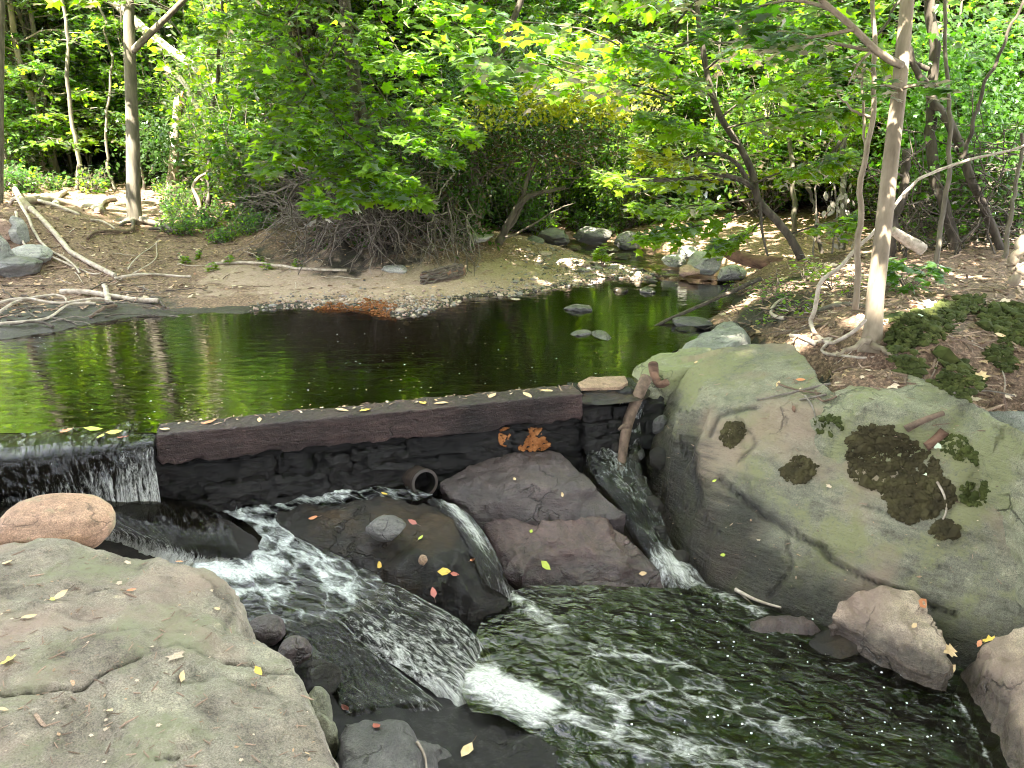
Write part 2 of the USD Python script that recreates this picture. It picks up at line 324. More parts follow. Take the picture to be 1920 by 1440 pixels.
    if lichen:
        n |= {'ne': ('noise_texture', dict(scale=2.3, detail=10, roughness=.72)), 're': ('rgb_ramp', dict(ramp=[(.62 - .25 * lich_amt, (0, 0, 0)), (.72 - .25 * lich_amt, (1, 1, 1))])), 'm3': ('mix', dict(color2=lichen)),
              'mo': ('mapping', dict(location=(7, 3, 1)))}
        l += [(pos, 'mo.vector'), ('mo.vector', 'ne.vector'), ('ne.fac', 're.fac'), ('re.color', 'm3f.color1'), ('m3f.color', 'm3.fac'), (out, 'm3.color1')]
        n['m3f'] = ('mix', dict(mix_type='multiply', fac=1.0)); l += [('rc.color', 'm3f.color2')]
        out = 'm3.color'
    if rust:
        n |= {'nr': ('noise_texture', dict(scale=1.9, detail=6)), 'rr': ('rgb_ramp', dict(ramp=[(.52, (0, 0, 0)), (.66, (.8, .8, .8))])), 'm5': ('mix', dict(color2=rust)), 'mr': ('mapping', dict(location=(2, 9, 5)))}
        l += [(pos, 'mr.vector'), ('mr.vector', 'nr.vector'), ('nr.fac', 'rr.fac'), ('rr.color', 'm5.fac'), (out, 'm5.color1')]; out = 'm5.color'
    if wet:
        n |= {'sx': ('separate_xyz', {}), 'wa': ('math', dict(math_type='multiply_add', value2=-.55)), 'wr': ('map_range', dict(range_type='smoothstep', from_min=wet[0] - .27, from_max=wet[1] - .27, to_min=1, to_max=0, clamp=True)),
              'dk': ('mix', dict(mix_type='multiply', fac=1.0, color2=(wet_dark, wet_dark * .95, wet_dark * .95))), 'm4': ('mix', {}),
              'ro': ('map_range', dict(from_min=0, from_max=1, to_min=rough, to_max=.16, clamp=True)), 'rn': ('math', dict(math_type='multiply_add', value2=.25))}
        l += [('g.position', 'sx.vector'), ('na.fac', 'wa.value1'), ('sx.z', 'wa.value3'), ('wa.value', 'wr.value'), ('wr.result', 'm4.fac'), (out, 'dk.color1'), (out, 'm4.color1'), ('dk.color', 'm4.color2'), ('wr.result', 'ro.value'),
              ('nc.fac', 'rn.value1'), ('ro.result', 'rn.value3'), ('rn.value', 'p.roughness')]
        if damp:
            n |= {'da': ('attribute', dict(attribute='damp')), 'dn': ('math', dict(math_type='multiply_add', value2=.9)), 'dr': ('map_range', dict(range_type='smoothstep', from_min=.62, from_max=1.15, clamp=True)), 'dx': ('math', dict(math_type='maximum'))}
            l = [x for x in l if x[0] != 'wr.result'] + [('nb.fac', 'dn.value1'), ('da.fac', 'dn.value3'), ('dn.value', 'dr.value'), ('dr.result', 'dx.value1'), ('wr.result', 'dx.value2'), ('dx.value', 'm4.fac'), ('dx.value', 'ro.value')]
        out = 'm4.color'
    if attr:
        n['ck'][1]['ramp'] = [(.6, (0, 0, 0)), (.68, (1, 1, 1))]; n |= {'ka': ('attribute', dict(attribute='crack')), 'km': ('math', dict(math_type='maximum'))}
        l = [x for x in l if x[0] != 'cm.value'] + [('cm.value', 'km.value1'), ('ka.fac', 'km.value2'), ('km.value', 'h3.value1')]
    l += [(out, 'm7.color1'), ('km.value' if attr else 'cm.value', 'cf.value1'), ('cf.value', 'm7.fac'), ('m7.color', 'p.base_color')]
    mk(name, n, l, surface='p.BSDF')
rock_mat('slab_rock', attr=True, cols=[(.15, .12, .093), (.228, .198, .155), (.265, .255, .19)], lichen=(.19, .187, .115), lich_amt=.48, wet=(-.62, -.42), rough=.85, streak=(.5, .3, .2), bump=.65, rust=(.27, .195, .155), crk=1.6)
rock_mat('grey_rock', attr=True, cols=[(.105, .102, .078), (.165, .158, .115), (.24, .225, .165)], lichen=(.175, .172, .085), lich_amt=.58, wet=(-.8, -.45), damp=True, rough=.75, streak=(.4, -.5, .3), bump=.65, rust=(.235, .175, .125), wet_dark=.16, crk=1.5)
rock_mat('lichen_rock', [(.125, .125, .09), (.185, .182, .125), (.25, .245, .165)], lichen=(.18, .185, .09), lich_amt=.6, rough=.85, streak=(.3, .5, 0), bump=.6, crk=1.8)
rock_mat('blue_grey_rock', [(.12, .122, .112), (.175, .174, .158), (.225, .22, .195)], lichen=(.19, .19, .13), lich_amt=.3, rough=.85, streak=(.2, .6, 0), bump=.5)
rock_mat('purple_rock', [(.022, .016, .016), (.05, .035, .034), (.092, .066, .062)], wet=(-.82, -.5), rough=.42, streak=(.2, .2, .5), bump=.5, wet_dark=.4, spec=.4, coat=.4)
rock_mat('red_rock', [(.034, .02, .019), (.075, .045, .041), (.125, .082, .075)], wet=(-.86, -.72), rough=.42, streak=(.9, .2, .1), bump=.5, wet_dark=.35, spec=.4, coat=.35)
rock_mat('black_rock', [(.003, .0028, .0026), (.008, .007, .0063), (.018, .0155, .0135)], rough=.11, streak=(.1, .2, .2), bump=1.0, spec=.38)
rock_mat('wet_rock', [(.004, .0034, .0028), (.011, .009, .007), (.027, .021, .015)], rough=.13, streak=(.2, .5, .1), bump=1.0, spec=.38, rust=(.036, .021, .008))
rock_mat('damp_grey_rock', [(.04, .038, .037), (.07, .066, .063), (.115, .108, .102)], rough=.45, bump=.5, spec=.4)
rock_mat('brown_rock', [(.17, .128, .092), (.32, .255, .19), (.42, .345, .26)], wet=(-.8, -.66), rough=.75, bump=.5, rust=(.18, .125, .1), wet_dark=.2)
rock_mat('tan_rock', [(.15, .095, .062), (.225, .15, .1), (.28, .195, .135)], rough=.85, bump=.4, coord='obj')
rock_mat('orange_boulder_rock', [(.21, .125, .08), (.31, .19, .125), (.35, .235, .165)], lichen=(.2, .2, .11), lich_amt=.22, rough=.8, bump=.3, coord='obj')
rock_mat('bank_rock', [(.14, .135, .125), (.22, .215, .2), (.3, .29, .27)], lichen=(.23, .22, .15), lich_amt=.3, rough=.85, bump=.5)
rock_mat('pink_bank_rock', [(.2, .13, .1), (.3, .2, .155), (.36, .26, .2)], rough=.85, bump=.4)
for nm, c in (('pebble_pink', (.27, .19, .155)), ('pebble_tan', (.31, .25, .2)), ('pebble_grey', (.17, .155, .15)), ('pebble_dark', (.06, .052, .05))):
    rock_mat(nm, [tuple(x * .75 for x in c), c, tuple(x * 1.3 for x in c)], rough=.7, bump=.3, scale=9, coord='obj')

def simple(name, col, col2, scale=12, rough=.8, bump=.3, spec=.4, coord='geometry', stretch=(1, 1, 1), dist=.01, per=0.0):
    pos = 'g.position' if coord == 'geometry' else 'g.object'
    n = {'g': ('geometry', {}) if coord == 'geometry' else ('texture_coordinate', {}), 'mp': ('mapping', dict(scale=stretch)), 'n': ('noise_texture', dict(scale=scale, detail=8, roughness=.65)),
         'r': ('rgb_ramp', dict(ramp=[(.34, col), (.66, col2)])), 'bp': ('bump', dict(strength=bump, distance=dist)), 'p': ('principled_bsdf', dict(roughness=rough, specular_ior_level=spec))}
    l = [(pos, 'mp.vector'), ('mp.vector', 'n.vector'), ('n.fac', 'r.fac'), ('n.fac', 'bp.height'), ('bp.normal', 'p.normal')]
    out = 'r.color'
    if per:
        n |= {'oi': ('object_info', {}), 'mr': ('map_range', dict(to_min=1 - per, to_max=1 + per)), 'hs': ('hsv', {})}
        l += [('oi.random', 'mr.value'), ('mr.result', 'hs.value'), (out, 'hs.color')]; out = 'hs.color'
    mk(name, n, l + [(out, 'p.base_color')], surface='p.BSDF')
rock_mat('beam_concrete', [(.012, .009, .009), (.04, .025, .023), (.075, .046, .042)], rough=.5, bump=.7, spec=.3, scale=1.1, crk=1.2, speck=.6)
rock_mat('wall_block', [(.0025, .0023, .0022), (.006, .0052, .005), (.014, .0115, .0105)], rough=.13, bump=1.0, spec=.4)
simple('pipe_iron', (.014, .01, .008), (.04, .026, .018), 14, .55, .5, .5)
simple('pipe_inside', (.006, .005, .004), (.012, .01, .008), 14, .7, .3, .3)
simple('rust_seep', (.3, .1, .025), (.62, .27, .09), 22, .4, .9, .5)
simple('rust_bed', (.25, .09, .02), (.5, .22, .06), 14, .5, .5, .5)
simple('bark_pale', (.11, .085, .058), (.25, .2, .145), 9, .85, .5, .3, stretch=(1, 1, .28), dist=.012)
simple('bark_grey', (.055, .048, .036), (.145, .125, .095), 14, .9, .7, .2, stretch=(1, 1, .2), dist=.015)
simple('bark_dark', (.028, .023, .018), (.085, .07, .055), 14, .9, .7, .2, stretch=(1, 1, .25), dist=.015)
simple('twig_grey', (.075, .062, .052), (.2, .17, .145), 22, .9, .3, .2)
simple('twig_dark', (.03, .025, .02), (.1, .08, .065), 22, .9, .3, .2)
simple('dead_wood', (.2, .16, .12), (.42, .36, .3), 16, .85, .4, .2)
simple('log_brown', (.05, .028, .02), (.19, .11, .075), 11, .9, .9, .2, stretch=(.3, 1, 1), dist=.02)
simple('stick_brown', (.055, .038, .027), (.16, .11, .08), 18, .85, .4, .2)
simple('broken_wood', (.32, .13, .05), (.55, .27, .12), 20, .9, .5, .2)
def tuft(name, a, b, c):
    mk(name, {'g': ('geometry', {}), 'n': ('noise_texture', dict(scale=11, detail=4)), 'm': ('math', dict(math_type='multiply_add', value2=.5)), 'k': ('math', dict(math_type='multiply_add', value2=.6, value3=-.05)), 'r': ('rgb_ramp', dict(ramp=[(0.15, a), (.5, b), (.9, c)])), 'p': ('principled_bsdf', dict(roughness=.95, specular_ior_level=.15))},
       [('g.position', 'n.vector'), ('g.random_per_island', 'm.value1'), ('n.fac', 'm.value3'), ('m.value', 'r.fac'), ('r.color', 'p.base_color')], surface='p.BSDF')
tuft('moss', (.012, .016, .005), (.035, .042, .011), (.085, .09, .025))
tuft('moss_brown', (.012, .01, .006), (.034, .028, .013), (.075, .066, .028))
tuft('rust_crust', (.1, .033, .01), (.22, .085, .028), (.36, .17, .07))
tuft('rust_silt', (.06, .024, .01), (.13, .05, .018), (.2, .09, .036))
simple('dead_leaf', (.2, .12, .07), (.4, .27, .17), 9, .8, .2, .3, coord='obj', per=.45)
simple('dead_leaf_pale', (.32, .24, .17), (.5, .4, .3), 9, .8, .2, .3, coord='obj', per=.3)
simple('dead_leaf_grey', (.16, .13, .11), (.32, .28, .24), 9, .9, .2, .3)
simple('leaf_yellow', (.55, .36, .04), (.7, .5, .12), 20, .6, .2, .4)
simple('leaf_lime', (.34, .42, .05), (.5, .55, .1), 20, .6, .2, .4)
simple('leaf_tan', (.42, .28, .14), (.58, .42, .25), 25, .7, .2, .4)
simple('leaf_orange', (.42, .14, .06), (.55, .24, .12), 20, .7, .2, .4)
simple('leaf_red', (.2, .045, .03), (.34, .09, .06), 20, .5, .2, .5)
simple('leaf_pale_green', (.42, .5, .36), (.55, .6, .45), 20, .7, .2, .4)
simple('bark_chip', (.13, .09, .065), (.3, .21, .155), 16, .9, .4, .2, coord='obj', per=.5)
simple('foam_fleck', (.6, .6, .56), (.75, .75, .72), 30, .4, .3, .5)

def leaf_mat(name, cols, tcols, gloss=.36):
    mk(name, {'g': ('geometry', {}), 'oi': ('object_info', {}), 'ad': ('math', dict(math_type='multiply_add', value2=.5)), 'mh': ('math', dict(math_type='multiply', value2=.72)),
              'r': ('rgb_ramp', dict(ramp=[(0, cols[0]), (.5, cols[1]), (1, cols[2])])), 't': ('rgb_ramp', dict(ramp=[(0, tcols[0]), (.5, tcols[1]), (1, tcols[2])])),
              'd': ('diffuse_bsdf', {}), 'tr': ('translucent_bsdf', {}), 'm': ('mix_closure', dict(fac=.68)), 'fr': ('fresnel', dict(IOR=1.2)), 'gl': ('glossy_bsdf', dict(roughness=gloss, color=(.9, .95, 1.0))), 'o': ('mix_closure', {})},
       [('oi.random', 'ad.value1'), ('g.random_per_island', 'ad.value3'), ('ad.value', 'mh.value1'), ('mh.value', 'r.fac'), ('mh.value', 't.fac'), ('r.color', 'd.color'), ('t.color', 'tr.color'),
        ('d.BSDF', 'm.closure1'), ('tr.BSDF', 'm.closure2'), ('fr.fac', 'o.fac'), ('m.closure', 'o.closure1'), ('gl.BSDF', 'o.closure2')], surface='o.closure')
leaf_mat('leaves_maple', [(.06, .118, .008), (.088, .152, .011), (.125, .175, .014)], [(.32, .56, .014), (.44, .68, .02), (.58, .74, .03)])
leaf_mat('leaves_bright', [(.075, .13, .009), (.11, .16, .012), (.155, .18, .014)], [(.3, .52, .01), (.44, .62, .016), (.58, .66, .022)])
leaf_mat('leaves_deep', [(.03, .07, .011), (.05, .098, .014), (.075, .122, .016)], [(.12, .32, .013), (.2, .43, .018), (.3, .52, .02)])
leaf_mat('leaves_vine', [(.025, .05, .012), (.04, .075, .016), (.065, .105, .02)], [(.06, .16, .015), (.11, .23, .02), (.18, .3, .03)], .28)
leaf_mat('leaves_shrub', [(.05, .11, .03), (.08, .15, .035), (.12, .175, .035)], [(.16, .36, .05), (.24, .45, .05), (.34, .52, .05)], .3)
leaf_mat('leaves_yellow', [(.15, .17, .015), (.2, .19, .02), (.25, .2, .02)], [(.5, .56, .02), (.62, .6, .025), (.66, .52, .04)])
leaf_mat('leaves_brown', [(.07, .045, .025), (.13, .085, .045), (.18, .12, .07)], [(.05, .03, .01), (.09, .06, .02), (.14, .09, .03)], .5)

# ground: soil, sand, mud, litter by the primvars "sand", "mud", "moss" of the sheet
G = {'g': ('geometry', {}), 'a': ('attribute', dict(attribute='sand')), 'b': ('attribute', dict(attribute='mud')), 'c': ('attribute', dict(attribute='moss')),
    'n1': ('noise_texture', dict(scale=3.5, detail=10, roughness=.7)), 'n2': ('noise_texture', dict(scale=38, detail=6, roughness=.75)),
    'v': ('voronoi_texture', dict(scale=34)), 'vr': ('rgb_ramp', dict(ramp=[(0, (.55, .55, .55)), (1, (1.5, 1.4, 1.3))])),
    'soil': ('rgb_ramp', dict(ramp=[(.32, (.04, .026, .018)), (.5, (.115, .075, .052)), (.66, (.27, .185, .13))])),
    'sand': ('rgb_ramp', dict(ramp=[(.3, (.15, .105, .075)), (.5, (.235, .17, .125)), (.7, (.32, .245, .19))])),
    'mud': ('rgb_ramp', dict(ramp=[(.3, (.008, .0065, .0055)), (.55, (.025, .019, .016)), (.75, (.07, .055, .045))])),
    'moss': ('rgb_ramp', dict(ramp=[(.3, (.02, .03, .008)), (.7, (.06, .085, .02))])), 'mv': ('mix', dict(mix_type='multiply', fac=.6)),
    'rr': ('map_range', dict(to_min=.9, to_max=.55, clamp=True)), 'hh': ('math', dict(math_type='multiply_add', value2=.6)), 'bp': ('bump', dict(strength=.7, distance=.03)),
    'p': ('principled_bsdf', dict(specular_ior_level=.3))}
L = [('g.position', x + '.vector') for x in ('n1', 'n2', 'v')] + [('v.distance', 'vr.fac'), ('n2.fac', 'soil.fac'), ('soil.color', 'mv.color1'), ('vr.color', 'mv.color2'), ('n2.fac', 'sand.fac'), ('n2.fac', 'mud.fac'), ('n2.fac', 'moss.fac')]
out = 'mv.color'
for i, (w, c) in enumerate((('a', 'sand'), ('b', 'mud'), ('c', 'moss'))):
    G |= {f's{i}': ('math', dict(math_type='add')), f'r{i}': ('map_range', dict(range_type='smoothstep', from_min=.9, from_max=1.12, clamp=True)), f'm{i}': ('mix', {})}
    L += [(w + '.fac', f's{i}.value1'), ('n1.fac', f's{i}.value2'), (f's{i}.value', f'r{i}.value'), (f'r{i}.result', f'm{i}.fac'), (out, f'm{i}.color1'), (c + '.color', f'm{i}.color2')]; out = f'm{i}.color'
L += [(out, 'p.base_color'), ('r1.result', 'rr.value'), ('rr.result', 'p.roughness'), ('n1.fac', 'hh.value3'), ('n2.fac', 'hh.value1'), ('hh.value', 'bp.height'), ('bp.normal', 'p.normal')]
mk('ground_soil', G, L, surface='p.BSDF')

# water: a clear tinted sheet that reflects by Fresnel; foam where the flow breaks (primvar "foam"), ripples along the flow (primvar "flow")
def water(name, tint, ripple, strength, dist, ior=1.4, foam=False, rough=.02, foam_scale=30, web=0.0, fcol=(.8, .8, .76), along=.45, soft=(1.0, 1.62), gloss=(1, 1, 1)):
    n = {'g': ('geometry', {}), 'tr': ('transparent_bsdf', dict(color=tint)), 'gl': ('glossy_bsdf', dict(roughness=rough, color=gloss)), 'fr': ('fresnel', dict(IOR=ior)), 'w': ('mix_closure', {}), 'bp': ('bump', dict(strength=strength, distance=dist)),
         'fl': ('attribute', dict(attribute='flow')), 'mp': ('mapping', dict(scale=ripple)), 'n1': ('noise_texture', dict(scale=1, detail=4, roughness=.55, distortion=.6))}
    l = [('fl.vector' if foam else 'g.position', 'mp.vector'), ('mp.vector', 'n1.vector'), ('n1.fac', 'bp.height'), ('bp.normal', 'gl.normal'),
         ('fr.fac', 'w.fac'), ('tr.BSDF', 'w.closure1'), ('gl.BSDF', 'w.closure2')]
    out = 'w.closure'
    if foam:
        n |= {'fo': ('attribute', dict(attribute='foam')), 'n2': ('noise_texture', dict(scale=foam_scale, detail=8, roughness=.72)), 'vo': ('voronoi_texture', dict(scale=foam_scale * .55, feature='distance_to_edge')), 'vr': ('map_range', dict(from_min=0, from_max=.16, to_min=web, to_max=0, clamp=True)),
              'nm': ('mix_float', dict(fac=.6)), 's1': ('math', dict(math_type='add')), 's2': ('math', dict(math_type='add')), 'nf': ('noise_texture', dict(scale=foam_scale * 5, detail=4, roughness=.7)), 's3': ('math', dict(math_type='multiply_add', value2=.3)), 'sm': ('map_range', dict(range_type='smoothstep', from_min=soft[0], from_max=soft[1], to_max=.95, clamp=True)),
              'df': ('principled_bsdf', dict(base_color=fcol, roughness=.5, subsurface_weight=0)), 'b2': ('bump', dict(strength=1.0, distance=.03)), 'fc': ('rgb_ramp', dict(ramp=[(.35, tuple(x * .45 for x in fcol)), (.6, fcol)])), 'o': ('mix_closure', {}),
              'wp': ('mapping', dict(scale=(along, 1, 1)))}
        n['dn'] = ('noise_texture', dict(scale=9, detail=3)); n['dd'] = ('vector_math', dict(math_type='scale', scale=.12)); n['da'] = ('vector_math', dict(math_type='add'))
        l += [('fl.vector', 'wp.vector'), ('wp.vector', 'dn.vector'), ('dn.color', 'dd.vector1'), ('wp.vector', 'da.vector1'), ('dd.vector', 'da.vector2'), ('da.vector', 'n2.vector'), ('da.vector', 'vo.vector'), ('vo.distance', 'vr.value'), ('n2.fac', 's1.value1'), ('vr.result', 's1.value2'), ('s1.value', 's2.value1'), ('fo.fac', 's2.value2'), ('da.vector', 'nf.vector'), ('nf.fac', 's3.value1'), ('s2.value', 's3.value3'), ('s3.value', 'sm.value'),
              ('s3.value', 'b2.height'), ('nf.fac', 'fc.fac'), ('fc.color', 'df.base_color'), ('b2.normal', 'df.normal'), ('sm.result', 'o.fac'), (out, 'o.closure1'), ('df.BSDF', 'o.closure2')]
        n.pop('nm'); out = 'o.closure'
    mk(name, n, l, surface=out)
water('pool_surface', (.36, .3, .17), (3.0, 8.5, 5), .15, .03, ior=1.85, rough=.015)
water('far_water', (.4, .36, .28), (5, 9, 5), .5, .04, ior=1.6)
water('rushing_water', (.5, .48, .4), (5, 30, 1), 1.0, .04, ior=1.33, foam=True, rough=.06, foam_scale=40, along=.3, soft=(1.04, 1.4))
water('chute_surface', (.42, .4, .33), (16, 40, 1), 1.0, .04, ior=1.33, foam=True, rough=.07, foam_scale=52, along=.3, soft=(1.07, 1.36))
water('film_water', (.55, .52, .45), (14, 40, 1), 1.0, .03, ior=1.33, foam=True, rough=.08, foam_scale=44, along=.4, soft=(1.03, 1.45))
water('plunge_water', (.42, .43, .33), (9, 16, 1), 1.0, .05, ior=1.38, foam=True, rough=.05, foam_scale=17, web=.32, fcol=(.72, .76, .74))
water('lower_water', (.3, .31, .2), (8, 13, 1), .55, .04, ior=1.4, foam=True, rough=.04, foam_scale=20, web=.26)

# ---------------------------------------------------------------- the ground: one sheet
A3, B3 = P(290, 815, .03), P(1090, 738, .03)
E = (B3 - A3)[:2]; WL = np.linalg.norm(E); E = E / WL; N = np.array([E[1], -E[0]])            # along the weir, and towards the camera
def W(u, d, z): return np.r_[A3[:2] + E * u + N * d, z]
LOW = -.85
gp = [P(*q) for q in [
    # shore and left bank
    (0, 640, .0), (120, 620, .0), (310, 594, .0), (450, 588, 0), (600, 580, 0), (740, 594, 0), (800, 590, 0), (860, 572, 0), (960, 556, 0), (1040, 543, 0), (1130, 529, 0), (1200, 522, 0.02), (-150, 650, 0),
    (40, 590, .07), (150, 575, .09), (330, 550, .07), (450, 545, .08), (560, 550, .07), (650, 555, .06), (760, 560, .07), (880, 540, .08), (1000, 525, .09), (1100, 505, .1), (1180, 505, .07), (1100, 490, .12),
    (330, 510, .16), (450, 500, .19), (560, 495, .2), (660, 515, .16), (780, 520, .16), (900, 515, .16), (100, 540, .15), (0, 540, .18), (560, 470, .28), (660, 480, .3), (760, 490, .3), (870, 490, .25), (960, 495, .2), (1030, 490, .16),
    (300, 450, .42), (420, 450, .4), (255, 415, .6), (500, 430, .55), (0, 480, .4), (100, 480, .4), (0, 400, .9), (150, 390, .85), (380, 415, .62), (640, 440, .6), (760, 440, .6), (860, 440, .5), (940, 440, .42), (980, 445, .3),
    # pool bed
    (0, 720, -.3), (300, 700, -.4), (600, 680, -.4), (900, 640, -.35), (1100, 600, -.3), (1250, 570, -.25), (300, 640, -.2), (600, 620, -.2), (900, 590, -.16), (1150, 550, -.16), (1300, 545, -.15), (100, 780, -.3), (500, 770, -.4), (900, 730, -.38), (1150, 690, -.3), (-100, 800, -.3),
    # upstream channel
    (1280, 528, -.05), (1340, 524, -.04), (1250, 508, -.06), (1200, 494, -.05), (1130, 474, -.04), (1070, 460, -.03), (1000, 455, .1), (1300, 500, -.04), (1380, 508, .02), (1160, 488, -.02), (1220, 476, -.02), (1180, 445, .15), (1240, 450, .2), (1050, 438, .2), (1330, 475, .15),
    # right bank
    (1390, 530, .0), (1372, 565, -.02), (1350, 595, -.05), (1250, 640, -.1), (1200, 680, -.15), (1420, 545, .3), (1400, 580, .2), (1480, 540, .36), (1440, 600, .2), (1480, 630, .26), (1560, 560, .4), (1635, 640, .37), (1560, 690, .3), (1540, 740, .2),
    (1750, 520, .5), (1900, 520, .52), (1850, 600, .47), (1740, 640, .42), (1880, 680, .42), (1680, 700, .33), (1800, 730, .32), (1920, 770, .3), (2100, 760, .4), (2100, 600, .55), (1560, 500, .5), (1700, 460, .6), (1880, 460, .62), (1450, 490, .35),
    # gorge
    (1300, 1000, -1.0), (1450, 900, -.75), (1600, 900, -.6), (1800, 950, -.6), (1900, 850, -.2), (1700, 800, -.1), (1400, 740, -.35), (1300, 720, -.4), (1500, 1000, -1.0), (2000, 950, -.3),
    (1100, 1250, -1.2), (1300, 1250, -1.25), (1500, 1300, -1.25), (1300, 1430, -1.25), (1700, 1420, -1.2), (1800, 1300, -1.05), (1000, 1120, -1.0), (850, 1100, -.95), (700, 1050, -.82), (560, 1050, -.78), (450, 1120, -.85), (560, 1250, -.95), (800, 1300, -1.05), (950, 1400, -1.1), (1150, 1000, -.95),
    (300, 1100, -.75), (100, 1150, -.7), (300, 1300, -.8), (100, 1000, -.6)]]
gp += [W(u, -.3, -.35) for u in (-2, -1, 0, 1, 2, 3)] + [W(u, .12, -.72) for u in (-2, -1, 0, 1, 2, 2.8)] + [W(u, .55, -.8) for u in (-2, -1, 0, 1, 2)]
gp += [np.array(q, float) for q in [
    (-5.5, 6, .25), (-6.5, 5, .5), (-7, 3, .8), (-5, 2.5, .4), (-4, 1, .2), (-3.5, 3.2, .0), (-9, 8, .6), (-9, 12, 1.0), (0, 0, -.3), (-1, 0, -.3), (-2.5, 0, -.1), (0, -3, -.2), (-6, -3, .5), (1.2, 1.2, -1.3), (1.2, -1, -1.4), (2.6, 1.5, -.6), (3.2, 2.6, .1), (4, 1, .5), (4, -3, .6), (6, 4, .8), (8, 8, .9),
    (-12, 15, 1.2), (-6, 16, .85), (-2, 16, .6), (1.5, 15.5, .35), (4, 14, .6), (6, 12, .7), (9, 14, 1.0), (-16, 22, 1.8), (-6, 24, 1.6), (2, 24, 1.1), (8, 22, 1.2), (-30, 20, 3), (-20, 35, 4), (0, 38, 3), (15, 30, 2.6), (25, 20, 2), (25, 40, 5),
    (-50, 50, 9), (0, 60, 8), (50, 55, 9), (-60, 5, 5), (60, 5, 5), (-20, -10, 2), (20, -10, 2), (-60, -60, 5), (60, -60, 5), (-70, 90, 15), (70, 90, 15), (0, 90, 14)]]
gp = np.array(gp)
grbf = RBFInterpolator(gp[:, :2], gp[:, 2], kernel='linear', smoothing=.004)
def axis(lo, hi, d, far, g):
    a = np.arange(lo, hi, d); o, s = [], d
    while (o[-1] if o else 0) < far: s *= g; o.append((o[-1] if o else 0) + s)
    o = np.array(o); return np.r_[(lo - o)[::-1], a, a[-1] + o]
gx = axis(-7.5, 7, .045, 75, 1.09); gy = axis(2.2, 14.5, .045, 95, 1.09); gy = gy[gy > -70]
GX, GY = np.meshgrid(gx, gy, indexing='ij'); gq = np.c_[GX.ravel(), GY.ravel()]
gz = np.concatenate([grbf(c) for c in np.array_split(gq, 40)])
fine = np.exp(-np.maximum(0, np.abs(gq[:, 1] - 8) - 7) / 12)
g3 = np.c_[gq, 0 * gz]
gz = gz + (.05 * (meshkit.fbm(g3 * 1.3, 4, 3) - .5) + .045 * (meshkit.fbm(g3 * 7, 3, 8) - .5)) * np.where(gz > .05, 1, .7) + .5 * (meshkit.fbm(g3 * .15, 3, 5) - .5) * (1 - fine)
height = RegularGridInterpolator((gx, gy), gz.reshape(GX.shape), bounds_error=False, fill_value=None)
def gh(x, y): return float(height((x, y)))
def ghs(q): return height(np.asarray(q)[:, :2])
def ground_at(px, py):
    d = ray(px, py); t = np.linspace(1, 40, 1600); q = C0 + d * t[:, None]; k = np.argmax(q[:, 2] < ghs(q)); return q[k]
nx_, ny_ = GX.shape; i, j = np.meshgrid(np.arange(nx_ - 1), np.arange(ny_ - 1), indexing='ij')
gf = np.stack([i * ny_ + j, (i + 1) * ny_ + j, (i + 1) * ny_ + j + 1, i * ny_ + j + 1], -1).reshape(-1, 4); gf = np.vstack([gf[:, [0, 1, 2]], gf[:, [0, 2, 3]]])
def blobs(L):
    w = np.zeros(len(gq))
    for px, py, z, r, a in L:
        c = P(px, py, z); w = np.maximum(w, a * np.exp(-(((gq - c[:2]) / r) ** 2).sum(1)))
    return w
sand = blobs([(480, 520, .1, 1.0, .8), (600, 530, .1, 1.1, .9), (740, 535, .1, 1.0, .9), (880, 530, .1, 1.0, .8), (1000, 520, .1, 1.2, .75), (1120, 500, .1, 1.4, .8), (400, 545, .1, .6, .6)])
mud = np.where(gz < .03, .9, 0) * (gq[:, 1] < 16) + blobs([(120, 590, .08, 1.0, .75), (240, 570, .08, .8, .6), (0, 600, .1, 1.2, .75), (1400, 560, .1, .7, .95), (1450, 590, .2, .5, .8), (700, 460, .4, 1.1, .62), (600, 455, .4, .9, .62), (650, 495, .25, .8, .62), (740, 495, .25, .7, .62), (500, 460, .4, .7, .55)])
moss = blobs([(1750, 620, .42, .35, .62), (1700, 670, .4, .28, .6), (1860, 590, .5, .35, .55), (1680, 620, .38, .2, .6), (1760, 690, .36, .3, .5)])
structure('ground', (np.c_[gq, gz], gf), 'ground_soil', prim_vars={'sand': sand, 'mud': np.clip(mud, 0, 1), 'moss': moss})

# ---------------------------------------------------------------- water: the still pool, the channel beyond it
pool = [P(px, py, 0) for px, py in [(-250, 812), (120, 812), (286, 811)]] + [W(u, -.1, 0) for u in (0, WL / 2, WL + .05, WL + .3)] + [P(px, py, 0) for px, py in [(1215, 715), (1260, 660), (1420, 600), (1460, 545), (1440, 512), (1200, 512), (1000, 530), (800, 550), (600, 560), (400, 570), (200, 590), (0, 600), (-300, 640)]]
v, f, _, _ = patch(pool, [], .12, 1, 0)
v[:, 2] = 0; structure('pool_water', (v, f), 'pool_surface')
up_w = [P(*q) for q in [(1400, 530, .03), (1260, 520, .03), (1190, 500, .07), (1110, 478, .09), (1000, 466, .11), (960, 452, .13), (1060, 446, .13), (1190, 458, .11), (1320, 488, .08), (1420, 512, .05)]]
v, f, _, _ = patch(up_w, [], .05, 2, 1); v[:, 2] += .02 * (meshkit.fbm(v * 5, 3, 2) - .5)
structure('upstream_water', (v, f), 'far_water')

